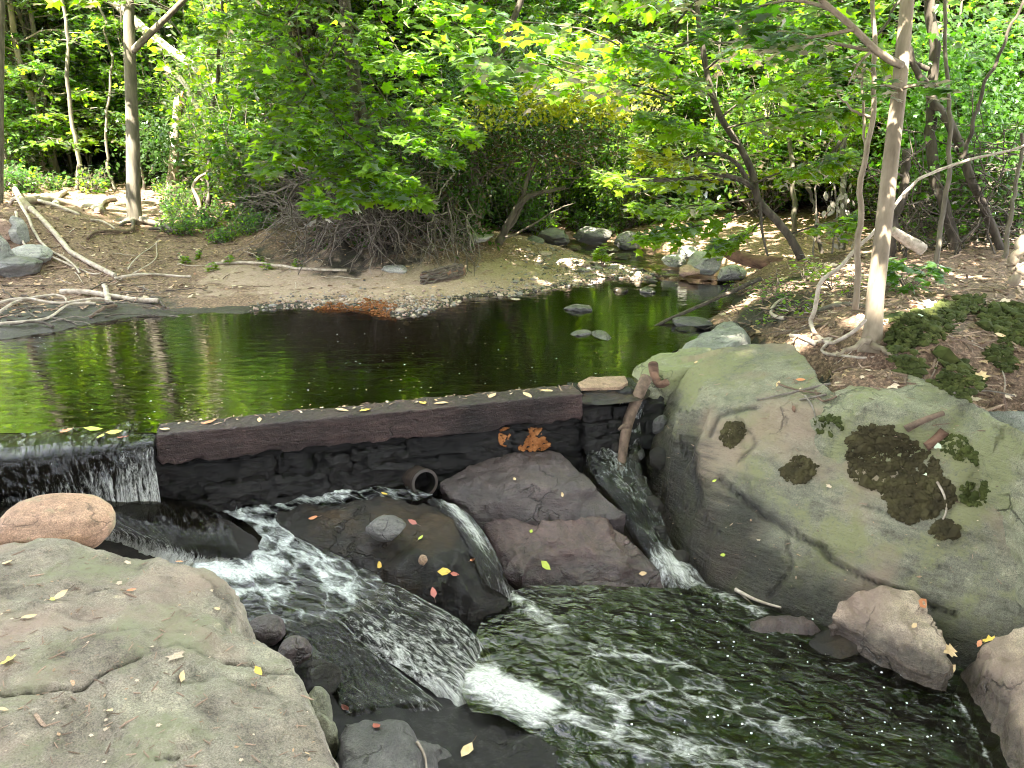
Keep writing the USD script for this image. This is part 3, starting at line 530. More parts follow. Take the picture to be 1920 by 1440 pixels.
# ---------------------------------------------------------------- the weir: beam, wall of black stones, sill, pipe
ROCKS = []
weir = thing('weir', 'low dark weir with a long reddish concrete beam holding back the pool', 'weir')
def block(u0, u1, d0, d1, z0, z1, seed, amp=.012, n=(10, 4, 4), bev=.012, slope=0):
    m = trimesh.creation.box((1, 1, 1)); 
    for _ in range(5 if (u1 - u0) > .3 else 4): m = m.subdivide()
    v = m.vertices.copy(); ext = np.array([u1 - u0, d1 - d0, z1 - z0])
    q = v * ext; h = ext / 2; inn = np.clip(q, -(h - bev), h - bev); dl = q - inn; ln = np.linalg.norm(dl, axis=1, keepdims=True)
    q = inn + dl / np.maximum(ln, 1e-9) * np.minimum(ln, bev); q += [(u0 + u1) / 2, (d0 + d1) / 2, (z0 + z1) / 2]
    p = np.array([W(*k) for k in q]); nn = vnormals(p, m.faces)
    p += nn * (facets(p, .11, .22, seed)[:, None] + facets(p, .04, .15, seed + 1)[:, None] + amp * 1.2 * (meshkit.fbm(p * 7 + seed, 4, seed)[:, None] - .5) + amp * (meshkit.fbm(p * 28 + seed, 2, seed)[:, None] - .5))
    return p, np.array(m.faces)
def bar(u0, u1, d0, d1, z0, z1, seed, res=.02, amp=.006, bev=.015):
    """long rounded bar along the weir"""
    nu = int((u1 - u0) / res); sec = []
    for a, b, ang in ((d1, z1, 0), (d0, z1, 90), (d0, z0, 180), (d1, z0, 270)):
        sx, sz = (-1 if a == d1 else 1), (-1 if b == z1 else 1)
        for k in range(4):
            t = math.radians(ang + k * 30); sec.append((a + sx * bev + bev * math.cos(t), b + sz * bev + bev * math.sin(t)))
    S = []
    for a, b in zip(sec, sec[1:] + sec[:1]):
        m = max(1, int(math.dist(a, b) / res)); S += [(a[0] + (b[0] - a[0]) * k / m, a[1] + (b[1] - a[1]) * k / m) for k in range(m)]
    us = np.linspace(u0, u1, nu); ns = len(S)
    v = np.array([W(u, d, z) for u in us for d, z in S])
    i, j = np.meshgrid(np.arange(nu - 1), np.arange(ns), indexing='ij'); k = (j + 1) % ns
    q = np.stack([i * ns + j, (i + 1) * ns + j, (i + 1) * ns + k, i * ns + k], -1).reshape(-1, 4); f = np.vstack([q[:, [0, 1, 2]], q[:, [0, 2, 3]]])
    c = [W(u0, (d0 + d1) / 2, (z0 + z1) / 2), W(u1, (d0 + d1) / 2, (z0 + z1) / 2)]; v = np.vstack([v, c]); s = np.arange(ns); s2 = (s + 1) % ns; e = (nu - 1) * ns
    f = np.vstack([f, np.stack([s, s2, 0 * s + len(v) - 2], 1), np.stack([e + s2, e + s, 0 * s + len(v) - 1], 1)])
    n = vnormals(v, f)
    if (n[:100] * (v[:100] - c[0])).sum() < 0: f = f[:, ::-1]; n = -n
    h = amp * 2 * (meshkit.fbm(v * 5, 4, seed) - .5) + amp * 1.1 * (meshkit.fbm(v * 32, 3, seed) - .5)
    ch = np.maximum(0, meshkit.fbm(np.c_[v[:, 0] * 9, v[:, 1] * 9, v[:, 2] * 0], 3, seed + 4) - .5) * .16 * np.clip((z0 + .05 - v[:, 2]) / .05, 0, 1)
    return v + n * (h - ch)[:, None], f
put(weir, 'cap_beam', bar(0.0, WL, -.2, .02, -.175, .035, 3, amp=.016, bev=.014, res=.015), 'beam_concrete', label='dark red-brown concrete beam along the top')
r = rng(5)
u = -.02; z_top = -.175
for row in range(3):
    u = -.04 - .1 * row
    while u < WL + .02:
        L = r.uniform(.22, .85)
        if u + L > WL - .1: L = WL + .02 - u
        hgt = .15; zt = -.215 - row * .118 + r.uniform(-.025, .02)
        dd = -.02 + .035 * row + r.uniform(-.035, .035)
        ROCKS.append(block(u + .006, u + L - .006, -.3, dd, zt - hgt + .01, zt, int(r.integers(1e6)), amp=.05)); put(weir, 'wall_stone', ROCKS[-1], 'wall_block', smooth=40); u += L
put(weir, 'wall_core', bar(-.1, WL + .05, -.26, -.06, -.7, -.16, 8), 'wall_block')
for row in range(4):                                                     # wet stacked stones between the beam and the right boulder
    u = WL + .01
    while u < WL + .52:
        L = r.uniform(.16, .32)
        zt = .0 - row * .1
        put(weir, 'wall_stone', block(u + .004, u + L, -.3, -.03 + .05 * row + r.uniform(-.03, .03), zt - .1, zt + .01, int(r.integers(1e6)), amp=.03), 'wall_block'); u += L
put(weir, 'sill', bar(-2.2, -.004, -.24, -.02, -.7, -.045, 6), 'wall_block', label='lowered sill under the overflow')
# drain pipe
p0, p1 = PY(752, 884, 4.95), PY(797, 906, 4.62)
pipe = thing('drain_pipe', 'short rusty black drain pipe sticking out of the weir wall', 'pipe')
ax = (p1 - p0) / np.linalg.norm(p1 - p0); ro, ri = .092, .078
path = [p0 - ax * .25, p0, p0 + (p1 - p0) * .5, p1 - ax * .025]
put(pipe, 'barrel', tube(spline(path, 16), ro, 28, .05, 2, cap=False), 'pipe_iron')
put(pipe, 'bore', (lambda t: (t[0], t[1][:, ::-1]))(tube([p1 + ax * .001, p1 - ax * .1, p1 - ax * .3, p1 - ax * .5], ri, 28, 0, 2, cap=False)), 'pipe_inside')
t1 = tube([p1 - ax * .03, p1 - ax * .028, p1 - ax * .002, p1, p1 + ax * .001], [ro, ro + .006, ro + .006, ro + .002, ri], 28, 0.0, 2, cap=False)
put(pipe, 'rim', t1, 'pipe_iron')
put(pipe, 'back_wall', tube([p1 - ax * .5, p1 - ax * .49], ro, 20), 'pipe_inside')

# ---------------------------------------------------------------- rocks of the gorge
def rock(name, mesh, mat, label, cat='rock', group=None):
    ROCKS.append(mesh); return top(name, mesh, mat, label, cat, group, smooth=32)
left = slab([(-60, 1022, -.06), (0, 1017, -.05), (130, 1003, -.02), (230, 1028, -.05), (330, 1050, -.09), (400, 1078, -.12), (442, 1112, -.14), (457, 1150, -.15), (452, 1178, -.15), (520, 1208, -.14), (558, 1245, -.13), (578, 1300, -.11), (598, 1345, -.1), (622, 1400, -.09), (650, 1450, -.08), (690, 1560, -.05), (720, 1800, 0), (-800, 1800, .1), (-900, 1300, .1), (-500, 1100, .0)],
            [(100, 1080, .02), (300, 1120, -.02), (150, 1200, .03), (400, 1200, -.06), (100, 1290, .0), (300, 1290, -.035), (480, 1260, -.09), (150, 1380, -.02), (350, 1350, -.03), (520, 1350, -.06), (300, 1440, -.02), (560, 1420, -.07), (0, 1150, .05), (0, 1330, .0)],
            -1.1, res=.0125, amp=.012, rnd=.05, flare=.13, seed=4, strata=.011, fac=((.5, .05), (.17, .07), (.06, .06)), lam=1e-3, sdir=(.1, -.22, 1), sfreq=17, field=True,
            cracks=[([(-50, 1300), (60, 1303), (150, 1295), (215, 1250), (262, 1232)], .022, 3.2), ([(425, 1235), (470, 1243), (495, 1258)], .024, 3.5), ([(262, 1232), (330, 1212), (425, 1235)], .006, 3), ([(495, 1258), (560, 1260)], .01, 4), ([(330, 1270), (420, 1262), (520, 1300), (540, 1350), (510, 1430)], .006, 3.5), ([(190, 1290), (200, 1360), (260, 1410)], .007, 4), ([(290, 1435), (330, 1428)], .015, 3), ([(380, 1090), (440, 1150), (420, 1180)], .008, 4), ([(160, 1105), (250, 1107)], .009, 2.5), ([(0, 1150), (60, 1130), (170, 1160)], .004, 4), ([(100, 1240), (200, 1180), (360, 1190)], .003, 4)])
left, leftc = left[:2], left[2]; ROCKS.append(left); top('foreground_rock', left, 'slab_rock', 'broad flat grey-brown rock with a long crack, at the near left', 'rock', prim_vars={'crack': leftc})
b = stone((.275, .2, .155), 21, 5, 3, .07); b = (rotz(b[0], .1) + P(106, 985, -.07), b[1])
rock('orange_boulder', b, 'orange_boulder_rock', 'smooth orange-tan boulder behind the flat foreground rock', 'boulder')
fall = slab([(-80, 912, -.3), (0, 905, -.29), (150, 900, -.3), (292, 925, -.42), (400, 958, -.46), (480, 1003, -.53), (497, 1025, -.56), (470, 1042, -.6), (420, 1045, -.6), (320, 1040, -.57), (220, 1005, -.46), (100, 1000, -.4), (-80, 1000, -.34)],
            [(250, 960, -.41), (380, 985, -.465), (100, 950, -.33), (430, 1000, -.5)], -1.0, res=.018, amp=.014, rnd=.04, seed=7)
rock('spillway_slab', fall, 'wet_rock', 'sloping dark slab below the overflow, water running off its near edge')
mound = slab([(518, 966, -.52), (560, 950, -.5), (620, 942, -.5), (690, 936, -.47), (760, 938, -.49), (840, 945, -.52), (905, 1000, -.6), (945, 1075, -.72), (945, 1130, -.82), (925, 1180, -.9), (890, 1190, -.92), (830, 1150, -.84), (770, 1115, -.75), (700, 1075, -.67), (640, 1050, -.63), (580, 1030, -.6), (545, 1000, -.56)],
             [(600, 975, -.475), (700, 965, -.44), (800, 1000, -.52), (760, 1050, -.57), (850, 1060, -.6), (880, 1110, -.68), (820, 1100, -.66), (900, 1140, -.8), (680, 1020, -.54)], -1.25, res=.014, amp=.016, rnd=.03, seed=9, smooth=0, fac=((.26, .12), (.1, .12), (.04, .08)), strata=.008, sdir=(.5, .3, 1), sfreq=18)
rock('wet_mound', mound, 'wet_rock', 'rounded wet black rock hump in the middle of the cascade')
gb = stone((.13, .1, .075), 33, 4, 6, .12); gb = (rotz(gb[0], -.4) + P(725, 990, -.45), gb[1])
rock('grey_block', gb, 'damp_grey_rock', 'angular grey stone block on the left of the wet rock hump')
purple = slab([(825, 905, -.47), (858, 880, -.43), (910, 856, -.39), (985, 842, -.36), (1050, 848, -.37), (1085, 876, -.41), (1120, 915, -.48), (1172, 960, -.58), (1150, 970, -.61), (1080, 968, -.62), (1010, 973, -.63), (950, 966, -.62), (890, 955, -.58), (850, 935, -.53)],
              [(1000, 905, -.425), (950, 930, -.5), (1060, 920, -.47), (900, 900, -.45)], -1.0, res=.013, amp=.007, rnd=.014, flare=.0, seed=12, smooth=0, fac=((.26, .12), (.1, .12), (.04, .08)), cracks=[([(1040, 850), (1060, 900), (1020, 960)], .006, 5), ([(900, 880), (960, 870), (1080, 890)], .006, 4)], strata=.005, sdir=(.3, -.3, 1))
rock('purple_slab', purple, 'purple_rock', 'smooth purple-grey slab at the foot of the weir, right of the pipe')
red = slab([(905, 975, -.67), (950, 970, -.655), (1010, 979, -.66), (1080, 974, -.65), (1120, 968, -.63), (1170, 1000, -.69), (1215, 1040, -.76), (1248, 1080, -.84), (1250, 1105, -.89), (1180, 1108, -.9), (1080, 1100, -.9), (980, 1100, -.9), (945, 1075, -.85), (930, 1020, -.76)],
           [(1080, 1030, -.715), (1000, 1040, -.745), (1160, 1060, -.78), (980, 1080, -.83)], -1.3, res=.013, amp=.01, rnd=.018, flare=.02, seed=15, smooth=0, fac=((.26, .12), (.1, .12), (.04, .08)), strata=.009, sdir=(.6, -.2, 1), sfreq=16,
           cracks=[([(1000, 980), (1015, 1030), (1005, 1060)], .01, 5), ([(1075, 980), (1090, 1030), (1130, 1060)], .012, 5), ([(1060, 1050), (1130, 1045), (1190, 1060)], .01, 5)])
rock('red_slab', red, 'red_rock', 'dull red fractured slab just below the purple-grey slab')
shelf = slab([(1085, 1080, -.82), (1180, 1082, -.81), (1255, 1092, -.82), (1300, 1135, -.86), (1250, 1140, -.9), (1160, 1122, -.9), (1090, 1108, -.88)], [], -1.2, res=.016, amp=.012, rnd=.03, seed=17)
rock('low_shelf', shelf, 'red_rock', 'thin wet shelf of red rock sinking into the lower pool')
_a, _b, _c = P(1400, 762, .1), P(1430, 1135, -.85), P(1770, 1250, -.85); _n = np.cross(_b - _a, _c - _a)
def FACE(px, py): d = ray(px, py); return C0 + d * (((_a - C0) @ _n) / (d @ _n))
big = slab([(1193, 682, .07), (1235, 672, .1), (1300, 662, .15), (1400, 643, .26), (1470, 640, .3), (1500, 648, .3), (1530, 690, .29), (1548, 720, .28), (1640, 770, .2), (1760, 800, .2), (1860, 820, .22), (2000, 850, .25), (2150, 900, .25), (2400, 1050, .0), (2500, 1300, -.5), (2200, 1430, -.9), (1960, 1332, -.9), (1860, 1292, -.9), (1780, 1262, -.9), (1660, 1230, -.9), (1560, 1195, -.9), (1420, 1146, -.9), (1335, 1098, -.9), (1278, 1050, -.9), (1256, 1000, -.84), (1246, 950, -.72), (1228, 890, -.55), (1212, 820, -.36), (1205, 750, -.16), (1198, 705, -.02)],
           [(1300, 700, .11), (1400, 690, .19), (1480, 700, .25), (1272, 768, .0), (1340, 760, .055), (1400, 757, .105), (1460, 762, .14), (1530, 768, .175), (1258, 830, -.27), (1275, 910, -.5), (1300, 1000, -.72)] + [FACE(px, py) for px, py in [(1310, 830), (1320, 920), (1345, 1010), (1400, 840), (1420, 940), (1440, 1040), (1500, 840), (1520, 960), (1540, 1080), (1600, 860), (1640, 980), (1660, 1100), (1700, 870), (1760, 960), (1780, 1080), (1800, 1180), (1850, 920), (1900, 1050), (1920, 940), (1980, 1100), (1900, 1160), (1980, 1200), (2080, 1130), (2100, 1250)]],
           -1.4, res=.0135, amp=.014, rnd=.04, flare=.1, seed=19, strata=.006, sdir=(.75, -.3, .75), sfreq=6, lam=2e-3, fac=((.5, .025), (.16, .045), (.05, .05)), field=True,
           cracks=[([(1350, 900), (1410, 945), (1470, 990), (1600, 1070), (1720, 1130), (1790, 1150)], .035, 6), ([(1490, 990), (1510, 1010), (1560, 1040)], .02, 5), ([(1240, 930), (1300, 960), (1350, 1000)], .012, 5), ([(1480, 1010), (1482, 1070), (1440, 1120)], .012, 5), ([(1620, 950), (1700, 980), (1760, 960)], .01, 4), ([(1420, 760), (1350, 780), (1330, 820)], .018, 6), ([(1260, 800), (1300, 870), (1310, 950)], .014, 5), ([(1380, 780), (1420, 830), (1380, 870)], .01, 5)])
def damp(v, L):
    w = np.zeros(len(v))
    for q, rr, a in L: w = np.maximum(w, a * np.exp(-(((v - P(*q)) / rr) ** 2).sum(1)))
    return w
big, bigc = big[:2], big[2]; ROCKS.append(big)
top('right_boulder', big, 'grey_rock', cat='rock', prim_vars={'crack': bigc, 'damp': damp(big[0], [((1250, 900, -.55), .4, 1.2), ((1290, 980, -.7), .42, 1.2), ((1230, 820, -.4), .36, 1.1), ((1340, 1040, -.7), .36, 1.1), ((1300, 880, -.4), .34, .85), ((1400, 1090, -.75), .3, 1.05), ((1480, 1140, -.8), .24, .9), ((1390, 980, -.55), .3, .75), ((1230, 760, -.1), .25, .8)])}, label='huge grey-green rock face sloping to the water along the right side')
cap = slab([(1512, 770, .16), (1560, 738, .26), (1625, 704, .31), (1690, 697, .34), (1750, 712, .35), (1820, 750, .34), (1880, 785, .33), (2000, 830, .36), (2050, 900, .3), (1960, 880, .18), (1880, 850, .17), (1780, 815, .17), (1700, 820, .14), (1600, 812, .1), (1530, 795, .1)],
           [(1650, 750, .3), (1750, 775, .28), (1600, 780, .2), (1880, 830, .24)], -.5, res=.015, amp=.01, rnd=.03, flare=.05, seed=23, strata=.006, sdir=(.3, .6, .7), sfreq=8)
rock('lichen_boulder', cap, 'lichen_rock', 'lichen-green rounded rock lying on top of the big right face')
far_cap = slab([(1835, 770, .27), (1900, 757, .33), (2000, 780, .4), (2100, 860, .36), (2000, 895, .13), (1915, 852, .15), (1855, 815, .19)], [(1930, 815, .26)], -.6, res=.02, amp=.02, rnd=.04, seed=24, strata=.008, sdir=(.7, .2, .7))
rock('right_edge_rock', far_cap, 'blue_grey_rock', 'blue-grey rock at the right picture edge beside the bark pieces')
step = slab([(1262, 660, .05), (1320, 622, .08), (1368, 598, .1), (1402, 612, .18), (1398, 640, .2), (1340, 655, .13), (1275, 672, .08)], [(1340, 632, .14)], -.4, res=.025, amp=.018, rnd=.03, seed=27, strata=.01)
rock('upper_ledge', step, 'blue_grey_rock', 'flat grey ledge between the pool and the big right rock, near the undercut bank')
nose = slab([(1192, 690, .05), (1215, 665, .08), (1290, 650, .12), (1345, 650, .16), (1330, 680, .16), (1250, 700, .1), (1200, 712, .02)], [], -.4, res=.02, amp=.012, rnd=.035, seed=28)
rock('rock_nose', nose, 'lichen_rock', 'blunt tan nose of rock overhanging the pool by the leaning stick')
bro = slab([(1572, 1128, -.63), (1610, 1102, -.57), (1660, 1096, -.55), (1715, 1108, -.55), (1755, 1150, -.58), (1775, 1210, -.65), (1785, 1262, -.73), (1770, 1272, -.76), (1700, 1248, -.76), (1640, 1208, -.74), (1590, 1175, -.72), (1560, 1155, -.7)],
           [(1680, 1160, -.59), (1740, 1220, -.67), (1640, 1170, -.66)], -1.2, res=.012, amp=.008, rnd=.012, flare=-.03, seed=31, smooth=0, fac=((.16, .14), (.05, .1)), strata=.01, sdir=(.2, -.4, 1), sfreq=20)
rock('brown_block', bro, 'brown_rock', 'pale brown broken block at the waterline under the right rock face')
lred = slab([(1422, 1152, -.79), (1500, 1148, -.78), (1537, 1168, -.8), (1532, 1185, -.83), (1470, 1182, -.835), (1410, 1182, -.84)], [], -1.1, res=.014, amp=.01, rnd=.02, seed=32)
rock('small_red_stone', lred, 'red_rock', 'small flat red stone in the lower pool left of the brown block')
low_dark = slab([(1480, 1195, -.86), (1560, 1175, -.83), (1640, 1215, -.83), (1660, 1250, -.87), (1580, 1262, -.9), (1500, 1235, -.9)], [(1570, 1215, -.82)], -1.2, res=.016, amp=.015, rnd=.03, seed=36)
rock('sunken_rock', low_dark, 'wet_rock', 'dark wet rock just awash in front of the brown block')
rb = slab([(1785, 1282, -.88), (1805, 1240, -.78), (1845, 1205, -.66), (1920, 1160, -.52), (2050, 1130, -.35), (2300, 1250, -.2), (2300, 1600, -.3), (2000, 1640, -.9), (1900, 1520, -.92), (1850, 1420, -.92), (1810, 1330, -.91)],
          [(1880, 1250, -.64), (1900, 1330, -.72), (1870, 1380, -.85), (1960, 1300, -.55), (2000, 1450, -.66)], -1.4, res=.014, amp=.012, rnd=.025, flare=.03, seed=37, strata=.014, sdir=(.5, -.6, .4), sfreq=9,
          cracks=[([(1850, 1270), (1865, 1330), (1850, 1380)], .02, 5), ([(1820, 1230), (1900, 1235), (1960, 1200)], .02, 5), ([(1900, 1290), (1880, 1350), (1860, 1400)], .02, 6)])
rock('corner_rock', rb, 'brown_rock', 'fissured tan and brown rock in the lower right corner')
ledge = slab([(470, 1165, -.68), (560, 1140, -.67), (650, 1140, -.67), (720, 1100, -.665), (780, 1130, -.73), (850, 1175, -.82), (912, 1230, -.9), (915, 1290, -.93), (960, 1335, -.93), (1050, 1350, -.93), (1110, 1390, -.9), (1135, 1440, -.88), (1160, 1520, -.85), (1100, 1700, -.85), (750, 1700, -.8), (640, 1440, -.72), (590, 1330, -.71), (550, 1250, -.69), (480, 1205, -.68)],
             [(650, 1210, -.71), (740, 1260, -.79), (820, 1310, -.86), (700, 1310, -.76), (820, 1370, -.79), (950, 1400, -.83), (900, 1440, -.8), (1050, 1420, -.85), (780, 1200, -.79)], -1.4, res=.016, amp=.022, rnd=.05, flare=.05, seed=41, strata=.01, sdir=(.4, .2, 1), sfreq=18)
rock('chute_ledge', ledge, 'black_rock', 'long black ledge under the rushing chute, wet and glistening')
for k, (nm, px, py, z, rad, mat, lab, yaw) in enumerate([
        ('edge_stone', 500, 1182, -.62, (.1, .08, .08), 'purple_rock', 'small purple-grey stone tucked against the foreground rock edge, uppermost', .3),
        ('edge_stone', 552, 1222, -.6, (.085, .075, .07), 'purple_rock', 'dark angular stone against the foreground rock edge, below the purple one', 1.1),
        ('edge_stone', 600, 1270, -.66, (.1, .1, .08), 'wet_rock', 'black wet stone between the foreground rock and the chute', .2),
        ('mossy_stone', 598, 1335, -.62, (.06, .09, .12), 'lichen_rock', 'small green mossy stone below the rim of the foreground rock', .4),
        ('mossy_stone', 606, 1380, -.66, (.05, .08, .12), 'lichen_rock', 'greenish stone below the mossy one at the foreground rim', .9),
        ('pebble', 793, 1050, -.555, (.026, .02, .034), 'tan_rock', 'single pinkish egg-shaped pebble sitting on the wet rock hump', .2)]):
    b = stone(rad, 50 + k, 4, 5, .14); rock(nm, (rotz(b[0], yaw) + P(px, py, z), b[1]), mat, lab, 'pebble' if nm == 'pebble' else 'stone')
dark = slab([(628, 1345, -.6), (700, 1345, -.59), (760, 1362, -.61), (812, 1392, -.66), (818, 1420, -.7), (790, 1500, -.7), (650, 1520, -.62)], [(710, 1400, -.57)], -1.1, res=.014, amp=.016, rnd=.03, flare=.03, seed=61, strata=.008)
rock('near_dark_rock', dark, 'damp_grey_rock', 'dark grey rock at the bottom edge beside the foreground rock')
dark2 = slab([(775, 1380, -.7), (830, 1385, -.72), (832, 1410, -.74), (790, 1430, -.73)], [], -1.0, res=.014, amp=.008, rnd=.02, seed=62)
rock('near_dark_rock', dark2, 'damp_grey_rock', 'little dark rock chip right of the grey rock at the bottom edge', 'stone')
# the slab of stone lying on the end of the weir
fl = slab([(1083, 716, .05), (1105, 707, .06), (1172, 704, .06), (1178, 716, .055), (1162, 725, .045), (1090, 727, .045)], [(1130, 714, .058)], .02, res=.009, amp=.002, rnd=.004, flare=.0, seed=70, smooth=0, fac=((.12, .05),))
rock('flat_stone', fl, 'tan_rock', 'flat orange-brown stone lying on the right end of the weir', 'stone')
fl = slab([(1085, 722, .03), (1160, 722, .035), (1196, 712, .035), (1180, 730, .02), (1095, 735, .015)], [], -.05, res=.014, amp=.006, rnd=.012, seed=71)
rock('flat_stone', fl, 'wet_rock', 'thin dark stone under the orange-brown one at the weir end', 'stone')
# broken rocks in the narrow right channel
for k, (px, py, z, rad) in enumerate([(1215, 770, -.2, (.09, .07, .08)), (1195, 850, -.42, (.1, .06, .05)), (1235, 860, -.42, (.08, .07, .09)), (1200, 905, -.55, (.07, .06, .05)), (1228, 730, -.06, (.1, .07, .05)), (1240, 800, -.25, (.07, .05, .09))]):
    b = stone(rad, 80 + k, 4, 7, .16); rock('channel_stone', (rotz(b[0], k * 1.3) + P(px, py, z), b[1]), 'damp_grey_rock' if k % 2 else 'wet_rock',
        ['dark stone beside the leaning stick, level with its middle', 'flat grey stone lodged at the foot of the leaning stick', 'dark pointed stone between stick foot and right rock face', 'small grey stone lowest in the narrow right channel', 'dark stone under the rock nose at the stick top', 'grey splinter of rock right of the leaning stick'][k], 'stone')

# stones in and round the pool, further off
for k, (px, py, z, rad, mat, lab) in enumerate([
        (1085, 578, .01, (.19, .13, .05), 'damp_grey_rock', 'low grey stone breaking the pool surface, farthest of the three'),
        (1088, 625, .0, (.13, .1, .03), 'damp_grey_rock', 'thin dark stone just awash in the pool, left of a longer one'),
        (1125, 628, .0, (.2, .09, .03), 'damp_grey_rock', 'long flat dark stone just awash in the pool'),
        (1300, 606, .03, (.22, .13, .07), 'damp_grey_rock', 'grey flat-topped stone in the pool by the right bank'),
        (1285, 618, .0, (.12, .09, .04), 'wet_rock', 'dark low stone in front of the flat-topped one by the right bank'),
        (1215, 545, .01, (.16, .1, .05), 'damp_grey_rock', 'small stone in the shallow water at the pool head'),
        (1165, 545, .01, (.12, .08, .05), 'wet_rock', 'dark stone left in the shallow water at the pool head'),
        (1325, 492, .2, (.29, .22, .17), 'bank_rock', 'big pale boulder with a dark hollow beyond the pool, right'),
        (1370, 512, .1, (.24, .19, .12), 'bank_rock', 'pale boulder nearest the fallen log at the pool head'),
        (1290, 508, .1, (.2, .14, .08), 'pink_bank_rock', 'low pinkish rock in front of the big pale boulder'),
        (1265, 488, .16, (.18, .14, .1), 'bank_rock', 'pale rock left of the big boulder at the pool head'),
        (1290, 474, .26, (.2, .16, .1), 'bank_rock', 'brownish rock behind the big pale boulder'),
        (1000, 462, .2, (.28, .2, .16), 'damp_grey_rock', 'dark rock at the left of the upstream channel'),
        (1040, 444, .26, (.34, .22, .17), 'damp_grey_rock', 'large mossy boulder on the far side of the upstream channel, left'),
        (1110, 440, .28, (.36, .24, .18), 'damp_grey_rock', 'large dark boulder on the far side of the upstream channel, middle'),
        (1180, 452, .22, (.3, .22, .16), 'damp_grey_rock', 'large boulder on the far side of the upstream channel, right'),
        (1075, 465, .12, (.16, .12, .07), 'wet_rock', 'wet stone in the upstream channel, left'),
        (1140, 470, .1, (.18, .12, .07), 'wet_rock', 'wet stone in the upstream channel, middle'),
        (1170, 482, .1, (.15, .1, .06), 'wet_rock', 'wet stone in the upstream channel, right'),
        (900, 445, .5, (.45, .2, .06), 'bank_rock', 'flat pale slab beside the thicket stem'),
        (738, 508, .2, (.24, .16, .1), 'bank_rock', 'blue-grey stone half buried in the sand under the brush pile'),
        (10, 446, None, (.17, .15, .18), 'pink_bank_rock', 'rounded pink boulder at the left edge, top of the rock heap'),
        (-4, 505, None, (.2, .2, .27), 'bank_rock', 'smooth grey boulder at the left edge below the pink one'),
        (40, 450, None, (.13, .12, .2), 'bank_rock', 'upright grey rock right of the pink boulder at the left edge'),
        (62, 488, None, (.29, .2, .13), 'bank_rock', 'flat tan rock in the middle of the left rock heap'),
        (40, 514, None, (.3, .2, .14), 'damp_grey_rock', 'dark rock at the bottom of the left rock heap')]):
    b = stone(rad, 100 + k, 4, 11, .17); rock('bank_stone' if k < 21 else 'heap_boulder', (rotz(b[0], k * .9) + (P(px, py, z) if z is not None else ground_at(px, py) + [0, 0, rad[2] * .55]), b[1]), mat, lab, 'stone' if max(rad) < .22 else 'boulder')

# pebbles along the gravel edge: one thing each
r = rng(77); PEB = []
for k, m in enumerate(('pebble_pink', 'pebble_tan', 'pebble_grey', 'pebble_dark')):
    q = proto('gravel_source' + ('' if k == 0 else f'_{k:03d}')); put(q, 'stone', stone((1, .75, .42), 200 + k, 2, 6, .15), m); PEB.append(q)
line = np.array([P(*q) for q in [(735, 580, .02), (800, 580, .03), (860, 568, .03), (960, 552, .03), (1040, 538, .03), (1130, 522, .06), (1200, 512, .06)]])
bars = [(line, .28, 150, .035, 'stones along the pool edge of the gravel bar', 'small brown-grey stone at the pool edge of the gravel bar'),
        (np.array([P(*q) for q in [(1040, 500, .12), (1090, 490, .14), (1140, 497, .1), (1200, 505, .08), (1260, 512, .05)]]), .55, 120, .05, 'stones on the sunlit gravel bar', 'sunlit pinkish stone on the gravel bar below the upstream channel')]
for ln, wd, n, sz, grp, lab in bars:
    s = spline(ln, 400)
    for c in s[r.integers(0, 400, n)]:
        x, y = c[0] + r.normal(0, wd * .5), c[1] + r.normal(0, wd * .5); q = sz * r.lognormal(0, .4)
        dup(PEB[int(r.choice(4, p=[.35, .25, .25, .15]))], 'gravel_stone', lab, 'stone', grp, (x, y, max(gh(x, y), -.03) + q * .15), r.uniform(0, 6.28), (q, q * r.uniform(.7, 1), q * r.uniform(.7, 1.2)), r.normal(0, .3))
n = 5200; s = spline(np.vstack([P(520, 585, .02), line]), 600); c = s[r.integers(0, 600, n)]; q = c[:, :2] + r.normal(0, .26, (n, 2))
s2 = spline(bars[1][0], 300)[r.integers(0, 300, 2600)][:, :2] + r.normal(0, .5, (2600, 2)); q = np.vstack([q, s2]); z = ghs(q); k = z > -.05; q, z = q[k], z[k]; n = len(q)
gm = [(stone((1, .75, .5), 210 + i, 1, 5, .15), m, True) for i, m in enumerate(('pebble_pink', 'pebble_tan', 'pebble_grey', 'pebble_dark'))]
grav = scatter('/World', 'gravel', gm, np.c_[q, z + .004], rand_quat(r, n, .35), .011 * r.lognormal(0, .5, n), r.choice(4, n, p=[.3, .25, .25, .2]), label='fine gravel covering the bar along the far edge of the pool', cat='gravel')

# ---------------------------------------------------------------- running water
def flow(name, rows, nu, nv, foam, mat, amp=.012, stretch=(3, 22), seed=0, edge=.0, end=.0):
    v, f, n, fl, fo = loft(rows, nu, nv, foam, edge, end)
    q = np.c_[fl[:, 0] * stretch[0], fl[:, 1] * stretch[1], 0 * fl[:, 0] + seed]
    h = amp * 2 * (meshkit.fbm(q, 3, seed) - .5) + amp * (meshkit.fbm(v * 24, 2, seed) - .4) * np.clip(fo, 0, 1.2)
    v = v + n * h[:, None]
    structure(name, (v, f), mat, prim_vars={'foam': fo, 'flow': fl + [seed * 3.1, 0, 0]})
UW = (-1.9, -1.2, -.6, -.012)
flow('overflow_water', [[W(u, -.36, .002) for u in UW], [W(u, -.2, .001) for u in UW], [W(u, -.03, -.012) for u in UW], [W(u, .03, -.045) for u in UW], [W(u, .055, -.14) for u in UW], [W(u, .08, z) for u, z in zip(UW, (-.31, -.33, -.38, -.47))]], 70, 130,
     [[.0, 0, 0, 0], [.0, .0, .0, .0], [.05, .1, .06, .15], [.12, .18, .2, .4], [.2, .24, .3, .5], [.4, .36, .46, .66]], 'rushing_water', .02, (6, 10), 1)
